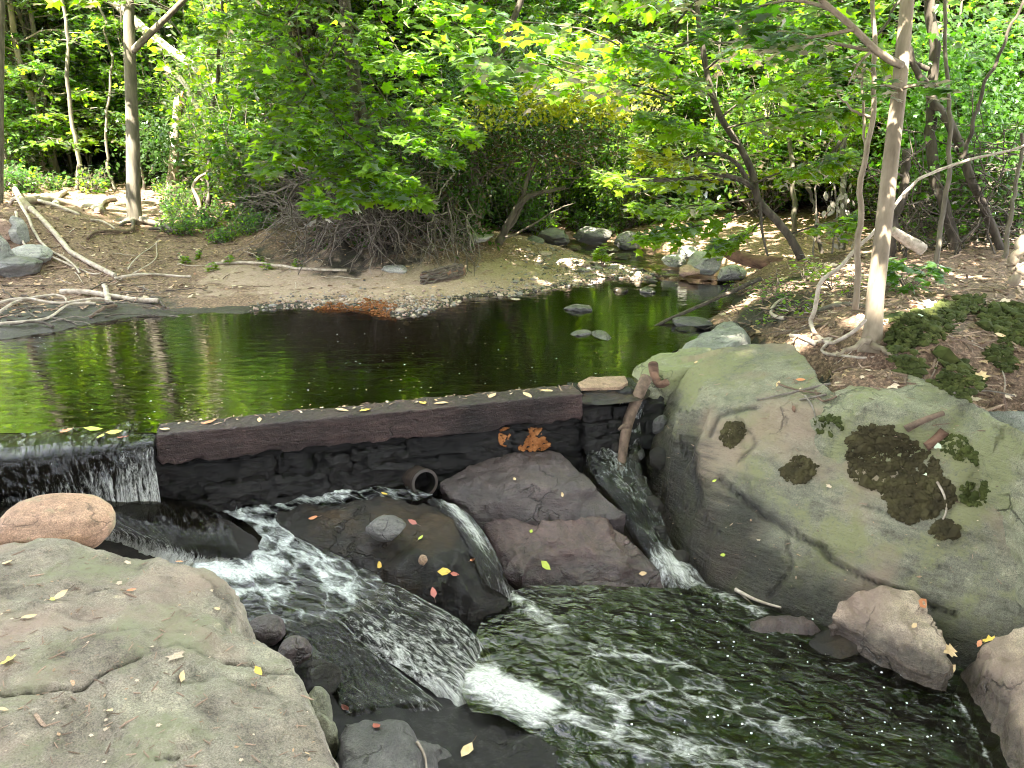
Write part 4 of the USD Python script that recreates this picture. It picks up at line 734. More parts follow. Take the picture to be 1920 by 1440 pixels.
flow('spillway_water', [[(-90, 912, -.27), (130, 904, -.275), (285, 926, -.385), (400, 952, -.445)], [(-90, 945, -.3), (130, 930, -.29), (270, 950, -.385), (430, 985, -.475)], [(-90, 985, -.32), (180, 965, -.35), (280, 985, -.42), (440, 1010, -.51)],
                        [(60, 1000, -.36), (225, 1000, -.42), (320, 1030, -.53), (450, 1040, -.585)], [(60, 1020, -.5), (215, 1030, -.56), (320, 1056, -.61), (445, 1052, -.63)]], 70, 110,
     [[.3, .25, .45, .2], [.1, .15, .2, .05], [.15, .2, .26, .0], [.3, .44, .5, .25], [.6, .8, .9, .8]], 'rushing_water', .014, (2.5, 26), 2, .0, .02)
def basin(name, out, inn, res, seed, mat, foam_lines, amp, calm, flow_dir, base_foam=0.0):
    v, f, nb, d = patch([P(*o) for o in out], [P(*i) for i in inn] if len(inn) else [], res, seed, 1, lam=1e-3)
    fo = np.full(len(v), base_foam)
    for ln, a, w in foam_lines:
        fo = np.maximum(fo, a * np.exp(-(seg_dist(v[:, :2], [P(*q)[:2] for q in ln]) / w) ** 2))
    e = np.array(flow_dir, float); e /= np.linalg.norm(e); fl = np.c_[v[:, :2] @ e, v[:, :2] @ [-e[1], e[0]], 0 * fo]
    t = np.clip(fo, 0, 1.3)
    wob = np.c_[meshkit.fbm(v * 3, 2, seed + 1), meshkit.fbm(v * 3 + 9, 2, seed + 2)] - .5
    q = np.c_[fl[:, :2] * [6, 10] + wob * 2.5, 0 * fo + seed]
    v[:, 2] += amp * calm * 2 * (meshkit.fbm(q, 3, seed) - .5) + amp * t * 1.6 * (meshkit.fbm(v * 13, 4, seed + 3) - .35) + amp * .8 * t * (meshkit.fbm(v * 45, 3, seed + 4) - .5)
    structure(name, (v, f), mat, prim_vars={'foam': fo, 'flow': fl})
basin('plunge_pool', [(250, 918, -.42), (400, 928, -.47), (600, 920, -.49), (760, 908, -.48), (830, 935, -.5), (640, 950, -.52), (540, 965, -.53), (560, 1010, -.57), (650, 1050, -.61), (730, 1090, -.645), (720, 1140, -.66), (640, 1165, -.66), (540, 1180, -.66), (450, 1170, -.65), (400, 1110, -.63), (340, 1060, -.61), (440, 1035, -.6), (500, 1020, -.575), (470, 985, -.55), (400, 950, -.5), (290, 935, -.45)],
      [(530, 1060, -.615), (600, 1110, -.64)], .014, 4, 'plunge_water',
      [([(400, 940, -.5), (470, 965, -.5), (520, 1000, -.6), (480, 1040, -.6)], .56, .1), ([(390, 1055, -.6), (430, 1070, -.6), (500, 1060, -.6)], .85, .14), ([(520, 1010, -.6), (600, 1050, -.6), (650, 1100, -.6)], .52, .12), ([(430, 1100, -.6), (520, 1100, -.6)], .5, .1), ([(480, 950, -.5), (560, 935, -.5), (640, 930, -.5)], .5, .06), ([(575, 926, -.49), (650, 920, -.49)], .95, .035)], .03, .5, (1, -.6), .22)
flow('chute_water', [[(640, 1160, -.645), (690, 1120, -.64), (735, 1085, -.63)], [(690, 1200, -.675), (750, 1150, -.67), (800, 1115, -.665)], [(760, 1250, -.75), (820, 1190, -.745), (870, 1155, -.755)], [(825, 1295, -.83), (870, 1240, -.825), (912, 1200, -.845)], [(870, 1335, -.885), (905, 1285, -.89), (935, 1245, -.9)]], 80, 70,
     [[.4, .35, .4], [.52, .42, .45], [.55, .46, .46], [.56, .5, .5], [.85, .75, .75]], 'chute_surface', .02, (7, 20), 3, .05, .14)
flow('ledge_film', [[(480, 1175, -.655), (560, 1165, -.655), (650, 1160, -.65)], [(560, 1230, -.67), (620, 1215, -.68), (695, 1205, -.69)], [(610, 1290, -.7), (680, 1280, -.74), (770, 1262, -.775)], [(650, 1340, -.72), (740, 1335, -.78), (850, 1325, -.85)]], 50, 60,
     [[.25, .2, .3], [.3, .28, .42], [.3, .26, .42], [.3, .3, .45]], 'film_water', .012, (8, 18), 4, .05, .05)
flow('mound_film', [[(800, 930, -.475), (850, 945, -.5), (880, 960, -.53)], [(850, 985, -.54), (895, 1000, -.565), (925, 1020, -.61)], [(885, 1040, -.59), (925, 1060, -.645), (950, 1080, -.7)], [(905, 1085, -.66), (940, 1105, -.74), (962, 1120, -.83)]], 50, 30,
     [[.3, .62, .3], [.25, .66, .25], [.2, .35, .3], [.3, .4, .6]], 'film_water', .01, (6, 30), 5, .04, .03)
for k, (px, py, z, rad) in enumerate([(1185, 795, -.24, (.07, .06, .05)), (1150, 835, -.36, (.1, .07, .05)), (1175, 905, -.52, (.08, .06, .05)), (1225, 945, -.6, (.09, .07, .06)), (1235, 1000, -.72, (.07, .06, .06)), (1275, 1045, -.8, (.08, .06, .05)), (1160, 870, -.46, (.06, .05, .04))]):
    b = stone(rad, 180 + k, 4, 9, .18); rock('wet_stone', (rotz(b[0], k * 1.7) + P(px, py, z - .01), b[1]), 'wet_rock', 'wet black stone in the narrow right channel, %s from the top' % ['second', 'third', 'fifth', 'sixth', 'seventh', 'lowest', 'fourth'][k], 'stone')
flow('side_channel_water', [[(1150, 728, .0), (1180, 726, .0), (1210, 722, .0)], [(1160, 750, -.05), (1185, 745, -.05), (1210, 742, -.05)], [(1140, 800, -.27), (1175, 800, -.25), (1205, 800, -.25)], [(1095, 850, -.37), (1150, 850, -.39), (1205, 860, -.4)], [(1110, 885, -.43), (1170, 905, -.5), (1230, 915, -.53)], [(1165, 950, -.56), (1205, 955, -.6), (1245, 965, -.66)],
                            [(1195, 1005, -.68), (1230, 1010, -.72), (1262, 1015, -.77)], [(1225, 1050, -.77), (1260, 1055, -.8), (1300, 1060, -.83)], [(1260, 1110, -.845), (1310, 1110, -.85), (1370, 1115, -.85)]], 110, 40,
     [[.1, .2, .1], [.3, .5, .3], [.4, .6, .4], [.35, .48, .3], [.3, .46, .3], [.3, .35, .4], [.3, .3, .42], [.55, .7, .4], [.2, .4, .2]], 'film_water', .045, (5, 9), 6, .09, .02)
basin('lower_pool', [(930, 1120, LOW), (1000, 1095, LOW), (1130, 1098, LOW), (1260, 1105, LOW), (1330, 1095, LOW), (1430, 1140, LOW), (1560, 1180, LOW), (1700, 1215, LOW), (1800, 1240, LOW), (1860, 1330, LOW), (1930, 1460, LOW), (2050, 1700, LOW), (1000, 1700, LOW), (1060, 1420, LOW), (960, 1350, LOW), (860, 1330, LOW), (880, 1230, LOW), (900, 1170, LOW)],
      [], .0135, 5, 'lower_water',
      [([(905, 1275, LOW), (950, 1300, LOW), (1010, 1325, LOW)], 1.15, .12), ([(1000, 1325, LOW), (1080, 1350, LOW), (1160, 1380, LOW), (1170, 1330, LOW), (1120, 1290, LOW)], .62, .055), ([(1150, 1390, LOW), (1300, 1410, LOW), (1420, 1440, LOW)], .42, .14), ([(960, 1115, LOW), (1010, 1150, LOW), (1050, 1180, LOW)], .52, .07), ([(1100, 1220, LOW), (1250, 1240, LOW), (1330, 1270, LOW)], .38, .1), ([(1180, 1300, LOW), (1330, 1310, LOW), (1480, 1360, LOW)], .36, .16), ([(1260, 1060, LOW), (1340, 1110, LOW), (1430, 1150, LOW)], .45, .05), ([(1790, 1300, LOW), (1830, 1370, LOW), (1860, 1440, LOW)], .5, .012), ([(1690, 1250, LOW), (1780, 1285, LOW)], .6, .01)],
      .042, .34, (1, -.35), .12)
r = rng(9); n = 170
bx = np.array([P(px, py, LOW) for px, py in zip(r.uniform(1180, 1800, n * 2), r.uniform(1130, 1440, n * 2))])
bx = bx[(proj(bx)[:, 0] - 1100) * .4 + 1010 < proj(bx)[:, 1] + r.normal(0, 60, 2 * n)][:n]; n = len(bx)
dome_m = trimesh.creation.icosphere(subdivisions=1); dome_m = (dome_m.vertices * [1, .8, .35], dome_m.faces)
scatter('/World', 'foam_bubbles', [(dome_m, 'foam_fleck', True)], bx + [0, 0, .003], rand_quat(r, n, 0), np.minimum(.007, .0027 * r.lognormal(0, .75, n)), np.zeros(n), label='small white foam bubbles drifting on the lower pool', cat='foam')
n = 260; q = np.array([P(px, py, .003) for px, py in zip(r.uniform(20, 1150, n), r.uniform(610, 800, n))])
flk = (np.array([(-1, -.6, 0), (1, -.6, .0), (1, .6, 0), (-1, .6, 0), (0, 0, .25)]), np.array([(0, 1, 4), (1, 2, 4), (2, 3, 4), (3, 0, 4)]))
q = q[[((p[:2] - A3[:2]) @ N < -.25) for p in q]]; n = len(q)
scatter('/World', 'floating_flecks', [(flk, 'foam_fleck', False), (flk, 'leaf_tan', False)], q, rand_quat(r, n, 0), np.minimum(.007, .0045 * r.lognormal(0, .4, n)), r.integers(0, 2, n), label='tiny pale petals and flecks floating on the still pool', cat='debris')

# ---------------------------------------------------------------- vegetation
def tp(pts, Y, w, n=16, sides=8, rough=.06, seed=0, wob=0.0):
    """tube through pixels (px, py) at depth Y (one or two values), w = width in pixels at both ends"""
    Y = np.linspace(*Y, len(pts)) if np.ndim(Y) else np.full(len(pts), float(Y))
    p = spline([PY(a, b, c) for (a, b), c in zip(pts, Y)], n)
    if wob:
        k = np.cumsum(rng(seed + 5).normal(0, 1, (n, 3)), 0) * wob / math.sqrt(n); k -= k[0] + (k[-1] - k[0]) * np.linspace(0, 1, n)[:, None]; p = p + k
    rad = np.linspace(w[0], w[1], n) / 2 * proj(p)[:, 2] / FPX
    return tube(p, rad, sides, rough, seed), p
def pxp(pts, Y0, Y1, n=14): return spline([PY(a, b, c) for (a, b), c in zip(pts, np.linspace(Y0, Y1, len(pts)))], n)
def twigs(r, path, n, spread, rad):
    path = np.asarray(path); o = []
    for k in range(n):
        i = int(r.integers(1, len(path) - 1)); ax = path[i + 1 if i + 1 < len(path) else i] - path[i - 1]; ax[2] *= .4; ax /= np.linalg.norm(ax) + 1e-9
        s = np.cross(ax, [0, 0, 1.0]) * (1 if k % 2 else -1) + ax * .7; s /= np.linalg.norm(s) + 1e-9; L = spread * r.uniform(.5, 1)
        o.append(tube(grow(r, path[i], path[i] + s * L + [0, 0, -.2 * L], 5, .08), np.linspace(rad, rad * .35, 5), 4, cap=False))
    return o
def make_tree(src, seed, h, r0, lo, nb, bl, nl, size, bark, leaf, shape=MAPLE_LO, lean=.06, rise=.35, up=.35):
    r = rng(seed); q = proto(src); t = grow(r, (0, 0, -.15), (r.normal(0, lean) * h, r.normal(0, lean) * h, h), 14, .035)
    rad = np.linspace(r0 * 1.15, r0 * .2, 14); rad[0] *= 1.3
    br, L = [], []
    for k in range(nb):
        z = lo + (h * .97 - lo) * (k + r.uniform(0, 1)) / nb; i = np.clip(z / h * 13, 0, 12.9); a = t[int(i)] + (t[int(i) + 1] - t[int(i)]) * (i - int(i))
        az = k * 2.4 + r.normal(0, .4); s = bl[0] + (bl[1] - bl[0]) * r.uniform(0, 1); s *= 1 - .45 * (z - lo) / (h - lo)
        b = a + np.array([math.cos(az), math.sin(az), rise + r.normal(0, .15)]) * s
        p = grow(r, a, b, 7, .06); p[:, 2] -= np.linspace(0, 1, 7) ** 2 * s * .18
        br.append(tube(p, np.linspace(max(r0 * .3, .008), .004, 7), 5, cap=False)); br += twigs(r, p, 4, s * .35, .005)
        L.append(bough(r, p, nl, s * .42, size, up=up))
    put(q, 'trunk', tube(t, rad, 9, .12, seed), bark); put(q, 'limbs', join(br), bark, kind='stuff')
    put(q, 'foliage', leaves(*cat4(L), shape), leaf, smooth=False, kind='stuff'); return q
def make_shrub(src, seed, h, w, ns, nl, size, bark, leaf, shape=OVAL, up=.5):
    r = rng(seed); q = proto(src); br, L = [], []
    for k in range(ns):
        az = r.uniform(0, 6.28); s = r.uniform(.3, 1) * w
        p = grow(r, (0, 0, -.05), (math.cos(az) * s, math.sin(az) * s, h * r.uniform(.45, 1)), 7, .1)
        br.append(tube(p, np.linspace(.009, .003, 7), 4, cap=False)); L.append(bough(r, p, nl, w * .4, size, up=up, start=.25))
    put(q, 'stems', join(br), bark, kind='stuff'); put(q, 'foliage', leaves(*cat4(L), shape), leaf, smooth=False, kind='stuff'); return q
TA = [make_tree('maple_source', 1, 7.5, .07, .7, 28, (1.2, 2.3), 66, .15, 'bark_grey', 'leaves_maple'), make_tree('maple_source', 2, 6.5, .06, .5, 26, (1.1, 2.0), 66, .14, 'bark_grey', 'leaves_bright'),
      make_tree('maple_source', 3, 8.5, .08, 1.0, 28, (1.3, 2.4), 66, .15, 'bark_pale', 'leaves_maple')]
TDEEP = make_tree('maple_source', 16, 7.0, .065, .6, 28, (1.2, 2.2), 85, .145, 'bark_dark', 'leaves_deep')
TC = [make_tree('sapling_source', 4, 4.5, .022, .8, 16, (.5, 1.2), 40, .12, 'bark_grey', 'leaves_bright'), make_tree('sapling_source', 5, 5.5, .03, 1.2, 18, (.6, 1.3), 40, .12, 'bark_dark', 'leaves_maple')]
TD = [make_tree('tall_source', 6, 17, .17, 4.5, 32, (2.0, 4.2), 120, .22, 'bark_grey', 'leaves_maple'), make_tree('tall_source', 7, 19, .2, 6, 32, (2.2, 4.4), 120, .23, 'bark_pale', 'leaves_bright'), make_tree('tall_source', 8, 16, .15, 3.5, 32, (1.8, 3.8), 120, .21, 'bark_dark', 'leaves_deep')]
TF = [make_shrub('shrub_source', 9, 1.6, .9, 22, 70, .075, 'twig_grey', 'leaves_shrub'), make_shrub('shrub_source', 10, 2.4, 1.1, 24, 75, .085, 'twig_grey', 'leaves_bright'), make_shrub('shrub_source', 11, 1.2, .8, 20, 60, .07, 'twig_dark', 'leaves_vine')]
TH = [make_shrub('herb_source', 12, .45, .35, 12, 16, .075, 'twig_dark', 'leaves_shrub'), make_shrub('herb_source', 13, .35, .3, 10, 14, .06, 'twig_dark', 'leaves_maple')]
r = rng(100)
def clear(px, Y):
    if 940 < px < 1420 and Y < 13.7: return False
    return True
ZONES = [(60, ', at the left edge'), (160, ', round the pale slender trunk at left'), (248, ', just left of the forked maple trunk'), (390, ', right of the forked maple trunk'), (480, ', left of the brush pile'), (690, ', over the brush pile'), (890, ', over the vine thicket'), (1050, ', in the gap right of the thicket'), (1230, ', above the dark channel boulders'), (1430, ', behind the bowed maple boughs'), (1570, ', by the bowed maple trunk'), (1690, ', round the pale trunk'), (1800, ', among the dark crooked trunks'), (9999, ', at the right edge')]
def plant(src, name, cat, n, xr, Yr, sc, lab, grp, side=None):
    made = 0; base = grp
    while made < n:
        Y = r.uniform(*Yr); px = r.uniform(*xr)
        if not clear(px, Y): continue
        x = (px - 960) / FPX * (Y * math.cos(PITCH) + 1.0 * math.sin(PITCH)); s = r.uniform(*sc); z = gh(x, Y)
        zone = next(z for e, z in ZONES if px < e); far = ', farther back' if Y > Yr[0] + (Yr[1] - Yr[0]) * .45 else ', nearer'
        dup(src[int(r.integers(len(src)))], name, lab + zone + far, cat, name.replace('_', ' ') + 's' + zone + far, (x, Y, z - .03), r.uniform(0, 6.28), s); made += 1
plant(TA, 'maple_tree', 'tree', 26, (-150, 430), (16.5, 32), (.8, 1.2), 'young maple beyond left bank', 'young maples left')
plant(TA[:1], 'maple_tree', 'tree', 16, (430, 960), (14.5, 30), (.7, 1.1), 'leafy young maple behind', 'young maples middle')
plant(TA, 'maple_tree', 'tree', 24, (900, 1450), (16, 34), (.7, 1.1), 'sunlit young maple', 'young maples beyond the channel')
plant(TA, 'maple_tree', 'tree', 22, (1450, 2080), (12, 30), (.7, 1.1), 'leafy young maple, right woods', 'young maples right')
plant(TA, 'maple_tree', 'tree', 4, (-120, 215), (14.5, 17), (.75, 1.0), 'leafy young maple on the left slope', '')
plant([TDEEP, TA[0]], 'maple_tree', 'tree', 6, (520, 900), (12.4, 14.5), (.7, .95), 'leafy young maple close behind', '')
plant([TDEEP], 'maple_tree', 'tree', 9, (1560, 2100), (10.3, 14), (.75, 1.05), 'dark leafy young maple, right woods', '')
plant([TA[0], TDEEP], 'maple_tree', 'tree', 4, (1120, 1500), (13.8, 16), (.75, 1.0), 'leafy young maple on the far bank', '')
plant(TA, 'maple_tree', 'tree', 8, (-900, -150), (18, 26), (.8, 1.1), 'leafy young maple outside the left edge of the view', '')
plant(TF, 'shrub', 'shrub', 12, (-800, -100), (10.5, 18), (.8, 1.2), 'leafy shrub outside the left edge of the view', '')
plant(TC, 'sapling', 'sapling', 20, (-60, 480), (14, 22), (.8, 1.3), 'thin leafy sapling', 'saplings left')
plant(TC, 'sapling', 'sapling', 14, (1430, 1960), (10, 18), (.8, 1.2), 'thin leafy sapling, right woods', 'saplings right')
plant(TD[:2], 'tall_tree', 'tree', 12, (-300, 2200), (36, 50), (.9, 1.2), 'tall tree far back', 'tall trees at the back')
plant(TF[1:2], 'shrub', 'shrub', 30, (-100, 480), (16, 27), (1.3, 2.2), 'tall bright shrub, left woods', '')
plant(TF[1:2], 'shrub', 'shrub', 14, (480, 1000), (14.5, 24), (1.2, 2.0), 'tall bright shrub behind', '')
plant(TF[1:2], 'shrub', 'shrub', 12, (1350, 1700), (12, 22), (1.0, 1.8), 'tall bright shrub, right woods', '')
plant(TF, 'shrub', 'shrub', 34, (-60, 480), (14.2, 24), (.7, 1.2), 'leafy shrub, left woods', 'shrubs left')
plant([TF[1], TF[0], TF[1]], 'shrub', 'shrub', 60, (880, 1450), (13.8, 22), (.7, 1.3), 'bright shrub beyond the channel', 'shrubs beyond the channel')
plant([TF[2], TF[0]], 'shrub', 'shrub', 30, (1440, 2000), (9.8, 20), (.7, 1.2), 'leafy shrub, right woods', 'shrubs right')
plant(TF[1:], 'shrub', 'shrub', 16, (430, 900), (12.5, 18), (.8, 1.3), 'leafy shrub behind', 'shrubs middle')
plant(TH, 'undergrowth_plant', 'plant', 60, (-20, 470), (13.2, 19), (.7, 1.3), 'low green forest floor plant', 'low plants left')
plant(TH, 'undergrowth_plant', 'plant', 50, (950, 1420), (13.7, 18), (.8, 1.6), 'low green plant beyond the channel', 'low plants beyond the channel')
plant(TH, 'undergrowth_plant', 'plant', 26, (310, 500), (11.0, 12.8), (.5, .9), 'low green plant on the bank edge', 'low plants by the left maple')
TE = [make_tree('canopy_source', 14, 15, .17, 4.0, 40, (2.4, 4.4), 130, .3, 'bark_grey', 'leaves_maple', lean=.02), make_tree('canopy_source', 15, 17, .2, 5.5, 40, (2.4, 4.6), 130, .3, 'bark_pale', 'leaves_deep', lean=.02)]
for (x, y, s, k) in [(-3.5, -3, .9, 0), (0, -4.5, 1, 1), (3.5, -4, .9, 0), (-6.5, -1.5, .95, 1), (-8.5, 2, .85, 0), (-6, -6, 1, 0), (-2, -8, 1.05, 1), (2, -8.5, 1, 0), (-9.5, -4, 1, 1), (-4.5, -10.5, 1.1, 0), (6.5, -6, .9, 1), (0, -13, 1.1, 1), (-8, -9, 1.1, 0), (-12, 0, 1, 0), (5.6, -1.5, .8, 0), (8.5, 2, .8, 1), (-4.6, 1.4, .75, 0), (-6.8, 3.4, .8, 1), (4.9, 1.6, .75, 0), (6.6, 4.6, .7, 1)]:
    dup(TE[k], 'canopy_tree', 'tall tree standing on the near side of the stream, its crown shading the rocks', 'tree', 'canopy trees on the near side', (x, y, gh(x, y) - .05), r.uniform(0, 6.28), s)

def near_tree(name, label, bark, leaf, trunks, boughs, shape=MAPLE, cat='tree', parts=220, up=.35, droop=.25, tw=5, seed=0):
    """trunks: (part name, mesh); boughs: (path, n leaves, spread, leaf size[, leaf material])"""
    r = rng(seed); t = thing(name, label, cat)
    for nm, m in trunks: put(t, nm, m, bark)
    LL = [(b, bough(r, b[0], b[1], b[2], b[3], up=up, droop=droop)) for b in boughs]
    def near(q): pr = proj(q[0]); vis = (pr[:, 0] > 10) & (pr[:, 0] < 1910) & (pr[:, 1] > 5) & (pr[:, 1] < 1400) & (pr[:, 2] > 1); return np.where(vis, q[3] / pr[:, 2], 0)
    cut = np.sort(np.concatenate([near(q) for b, q in LL]))[::-1]; cut = max(cut[min(parts, len(cut) - 1)], 1e-4) if parts else 9
    for b, (p, f, nn, s) in LL:
        m = b[4] if len(b) > 4 else leaf; path = b[0]
        br = put(t, 'branch', join([tube(path, np.linspace(.014, .004, len(path)), 5, cap=False)] + twigs(r, path, tw, b[2] * .8, .0045)), bark)
        big = near((p, f, nn, s)) > cut; rest = ~big
        if rest.any(): put(br, 'foliage', leaves(p[rest], f[rest], nn[rest], s[rest], MAPLE_LO if shape is MAPLE else shape), m, smooth=False, kind='stuff')
        for i in np.where(big)[0]: put(br, 'leaf', leaves(p[i:i + 1], f[i:i + 1], nn[i:i + 1], s[i:i + 1], shape), m, smooth=False)
    return t
def up_boughs(r, top_, n, ln, zr, nl, size):
    o = []
    for k in range(n):
        az = k * 2.4; s = r.uniform(*ln); a = top_ + [0, 0, -r.uniform(0, zr)]; o.append((grow(r, a, a + np.array([math.cos(az), math.sin(az), r.uniform(.1, .5)]) * s, 10, .05), nl, s * .4, size))
    return o
r = rng(200)
# left maple with a fork
Y = 12.9; g = ground_at(256, 418); Y = g[1]
t1, p1_ = tp([(258, 428), (252, 400), (250, 330), (247, 200), (243, 90), (240, -60), (236, -300), (228, -700)], Y, (27, 10), 40, 14, .05, 1); f1, p2_ = tp([(249, 96), (262, 82), (300, 45), (345, 0), (430, -90), (520, -300)], (Y, Y - .6), (13, 6), 24, 9, .05, 2)
rt = [tube(grow(r, g + [0, 0, .06], g + np.array([math.cos(a), math.sin(a), 0]) * s + [0, 0, -.06], 8, .08), np.linspace(.06, .015, 8), 6, .1, k) for k, (a, s) in enumerate([(-2.9, 1.0), (-2.2, .6), (-.5, .9), (.2, .7), (-1.2, .5)])]
near_tree('forked_maple', 'grey straight maple trunk with a side fork, standing alone on the left bank', 'bark_grey', 'leaves_maple', [('trunk', t1), ('fork', f1)] + [('root', m) for m in rt],
          up_boughs(r, p1_[-1], 16, (2, 3.6), 4.5, 170, .2) + up_boughs(r, p2_[-1], 7, (1.5, 2.6), 1, 140, .2), parts=0, seed=3)
# big maple whose boughs sweep down in the middle
Ym = 10.4
tm, pm = tp([(700, 470), (690, 300), (660, 120), (640, -60), (620, -300), (600, -700)], Ym, (30, 12), 30, 10, .06, 4)
B = [([(645, -130), (760, -10), (860, 90), (938, 190)], Ym, 8.9, 330, .55), ([(650, -150), (720, 50), (800, 170), (890, 260)], Ym, 9.0, 300, .55), ([(640, -20), (680, 120), (750, 220), (850, 300)], Ym, 9.2, 330, .6), ([(560, -40), (570, 120), (650, 250), (770, 345)], Ym, 9.2, 380, .62),
     ([(600, -60), (530, 60), (470, 180)], Ym, 9.6, 240, .6), ([(650, 60), (590, 180), (545, 290)], Ym, 9.5, 300, .6), ([(640, -120), (800, -20), (930, 50)], Ym, 9.4, 230, .55), ([(680, 160), (640, 240), (680, 330), (740, 370)], Ym, 9.3, 300, .5), ([(540, -90), (640, 30), (720, 90), (790, 110)], Ym, 9.0, 260, .6), ([(620, -100), (480, -10), (400, 70)], Ym, 10, 200, .6), ([(640, 60), (560, 200), (500, 330)], Ym, 9.2, 300, .55), ([(670, 200), (640, 310), (600, 395)], Ym, 9.0, 280, .5), ([(680, 220), (730, 320), (790, 380)], Ym, 9.1, 240, .45)]
r = rng(201)
near_tree('sweeping_maple', 'maple with long leafy boughs sweeping down over the brush pile, upper middle', 'bark_dark', 'leaves_maple', [('trunk', tm)], [(pxp(q, a, b), n, s, .155) for q, a, b, n, s in B] + up_boughs(r, pm[-1], 14, (2, 3.4), 3.5, 150, .2), seed=5, parts=200, droop=.4)
# curved dark maple of the right bank
Yc = 9.2
tc, pc = tp([(1508, 500), (1490, 460), (1455, 412), (1420, 372), (1412, 330), (1385, 272), (1350, 218), (1322, 120), (1300, -50), (1290, -300)], (Yc, 8.8), (16, 7), 50, 9, .08, 6)
c1, _ = tp([(1412, 352), (1380, 333), (1330, 327), (1280, 336), (1210, 338), (1130, 330)], (8.9, 8.4), (11, 3), 20, 6, .05, 7)
c2, _ = tp([(1402, 342), (1385, 310), (1360, 292), (1320, 288), (1280, 298), (1190, 280)], (8.9, 8.6), (9, 3), 20, 6, .05, 8)
c3, _ = tp([(1425, 380), (1430, 440), (1440, 480)], (9.0, 9.0), (6, 4), 10, 6, .05, 8)
B = [([(1352, 220), (1440, 160), (1540, 125), (1650, 105)], 8.9, 7.0, 330, .6), ([(1345, 190), (1260, 130), (1170, 90)], 8.9, 8.0, 300, .6), ([(1325, 130), (1420, 65), (1560, 40)], 8.8, 7.4, 300, .6), ([(1365, 240), (1470, 215), (1600, 205)], 8.9, 7.6, 330, .6), ([(1385, 272), (1300, 240), (1215, 215)], 8.9, 8.2, 280, .5),
     ([(1402, 342), (1285, 298), (1190, 280)], 8.9, 8.6, 160, .4, 'leaves_yellow'), ([(1395, 338), (1280, 336), (1120, 325)], 8.9, 8.4, 190, .45, 'leaves_bright'), ([(1412, 345), (1500, 310), (1590, 290)], 8.9, 8.2, 260, .5), ([(1430, 385), (1350, 415), (1270, 430), (1200, 445)], 9.2, 9.4, 330, .5, 'leaves_bright'), ([(1420, 372), (1310, 385), (1190, 385)], 9.2, 9.6, 300, .5, 'leaves_bright'), ([(1440, 400), (1400, 440), (1340, 460)], 9.2, 9.4, 200, .45, 'leaves_bright'), ([(1310, 30), (1220, -20), (1120, -20)], 8.7, 8.4, 260, .6), ([(1480, 440), (1540, 420), (1600, 410)], 9.2, 9.0, 120, .4)]
r = rng(202)
near_tree('curved_maple', 'maple with a dark bowed trunk leaning over the water from the right bank', 'bark_dark', 'leaves_maple', [('trunk', tc), ('limb', c1), ('limb', c2), ('limb', c3)], [(pxp(b[0], b[1], b[2]), b[3], b[4], .135) + tuple(b[5:]) for b in B] + up_boughs(r, pc[-1], 12, (1.6, 3), 2.5, 140, .2), seed=7, parts=220)
# pale trunk by the water, right
g = ground_at(1634, 645); Yr = g[1]
tr, pr_ = tp([(1632, 662), (1637, 620), (1641, 560), (1655, 440), (1668, 320), (1682, 200), (1693, 90), (1703, -20), (1725, -300), (1745, -900)], (Yr, Yr + .35), (56, 24), 70, 18, .035, 9)
k = proj(pr_); w = np.interp(k[:, 1], [-900, 0, 100, 300, 600, 640, 665], [18, 24, 26, 28, 32, 37, 48]); tr = tube(pr_, w / 2 * k[:, 2] / FPX, 18, .03, 9)
l1, _ = tp([(1690, 122), (1668, 112), (1640, 92), (1600, 52), (1545, 5), (1480, -80)], (Yr + .1, Yr - .2), (15, 9), 24, 10, .05, 10)
rt = [tube(grow(r, g + [0, 0, .03], g + np.array([math.cos(a), math.sin(a), 0]) * s + [0, 0, -.03], 9, .12), np.linspace(.03, .01, 9), 7, .1, k) for k, (a, s) in enumerate([(-.5, .45), (-2.6, .4), (-1.4, .25), (.4, .5)])]
B = [([(1690, 170), (1660, 160), (1635, 165)], Yr, Yr - .15, 16, .12), ([(1693, 165), (1740, 158), (1780, 170)], Yr, Yr - .2, 18, .14), ([(1640, 95), (1560, 80), (1480, 60), (1400, 55)], Yr, Yr + .3, 90, .3), ([(1600, 55), (1520, 70), (1440, 75)], Yr - .1, Yr, 60, .25), ([(1560, 20), (1480, 0), (1400, 20), (1320, 60)], Yr - .1, Yr + .4, 90, .3), ([(1640, 92), (1610, 120), (1590, 160)], Yr, Yr - .1, 24, .15)]
near_tree('pale_trunk_tree', 'smooth pale leaning trunk rising from the moss beside the right rocks', 'bark_pale', 'leaves_deep', [('trunk', tr), ('limb', l1)] + [('root', m) for m in rt], [(pxp(a, b, c), n, s, .115) for a, b, c, n, s in B] + up_boughs(rng(203), pr_[-1], 24, (1.5, 2.9), 2.2, 170, .18), seed=11, parts=240, up=.25)

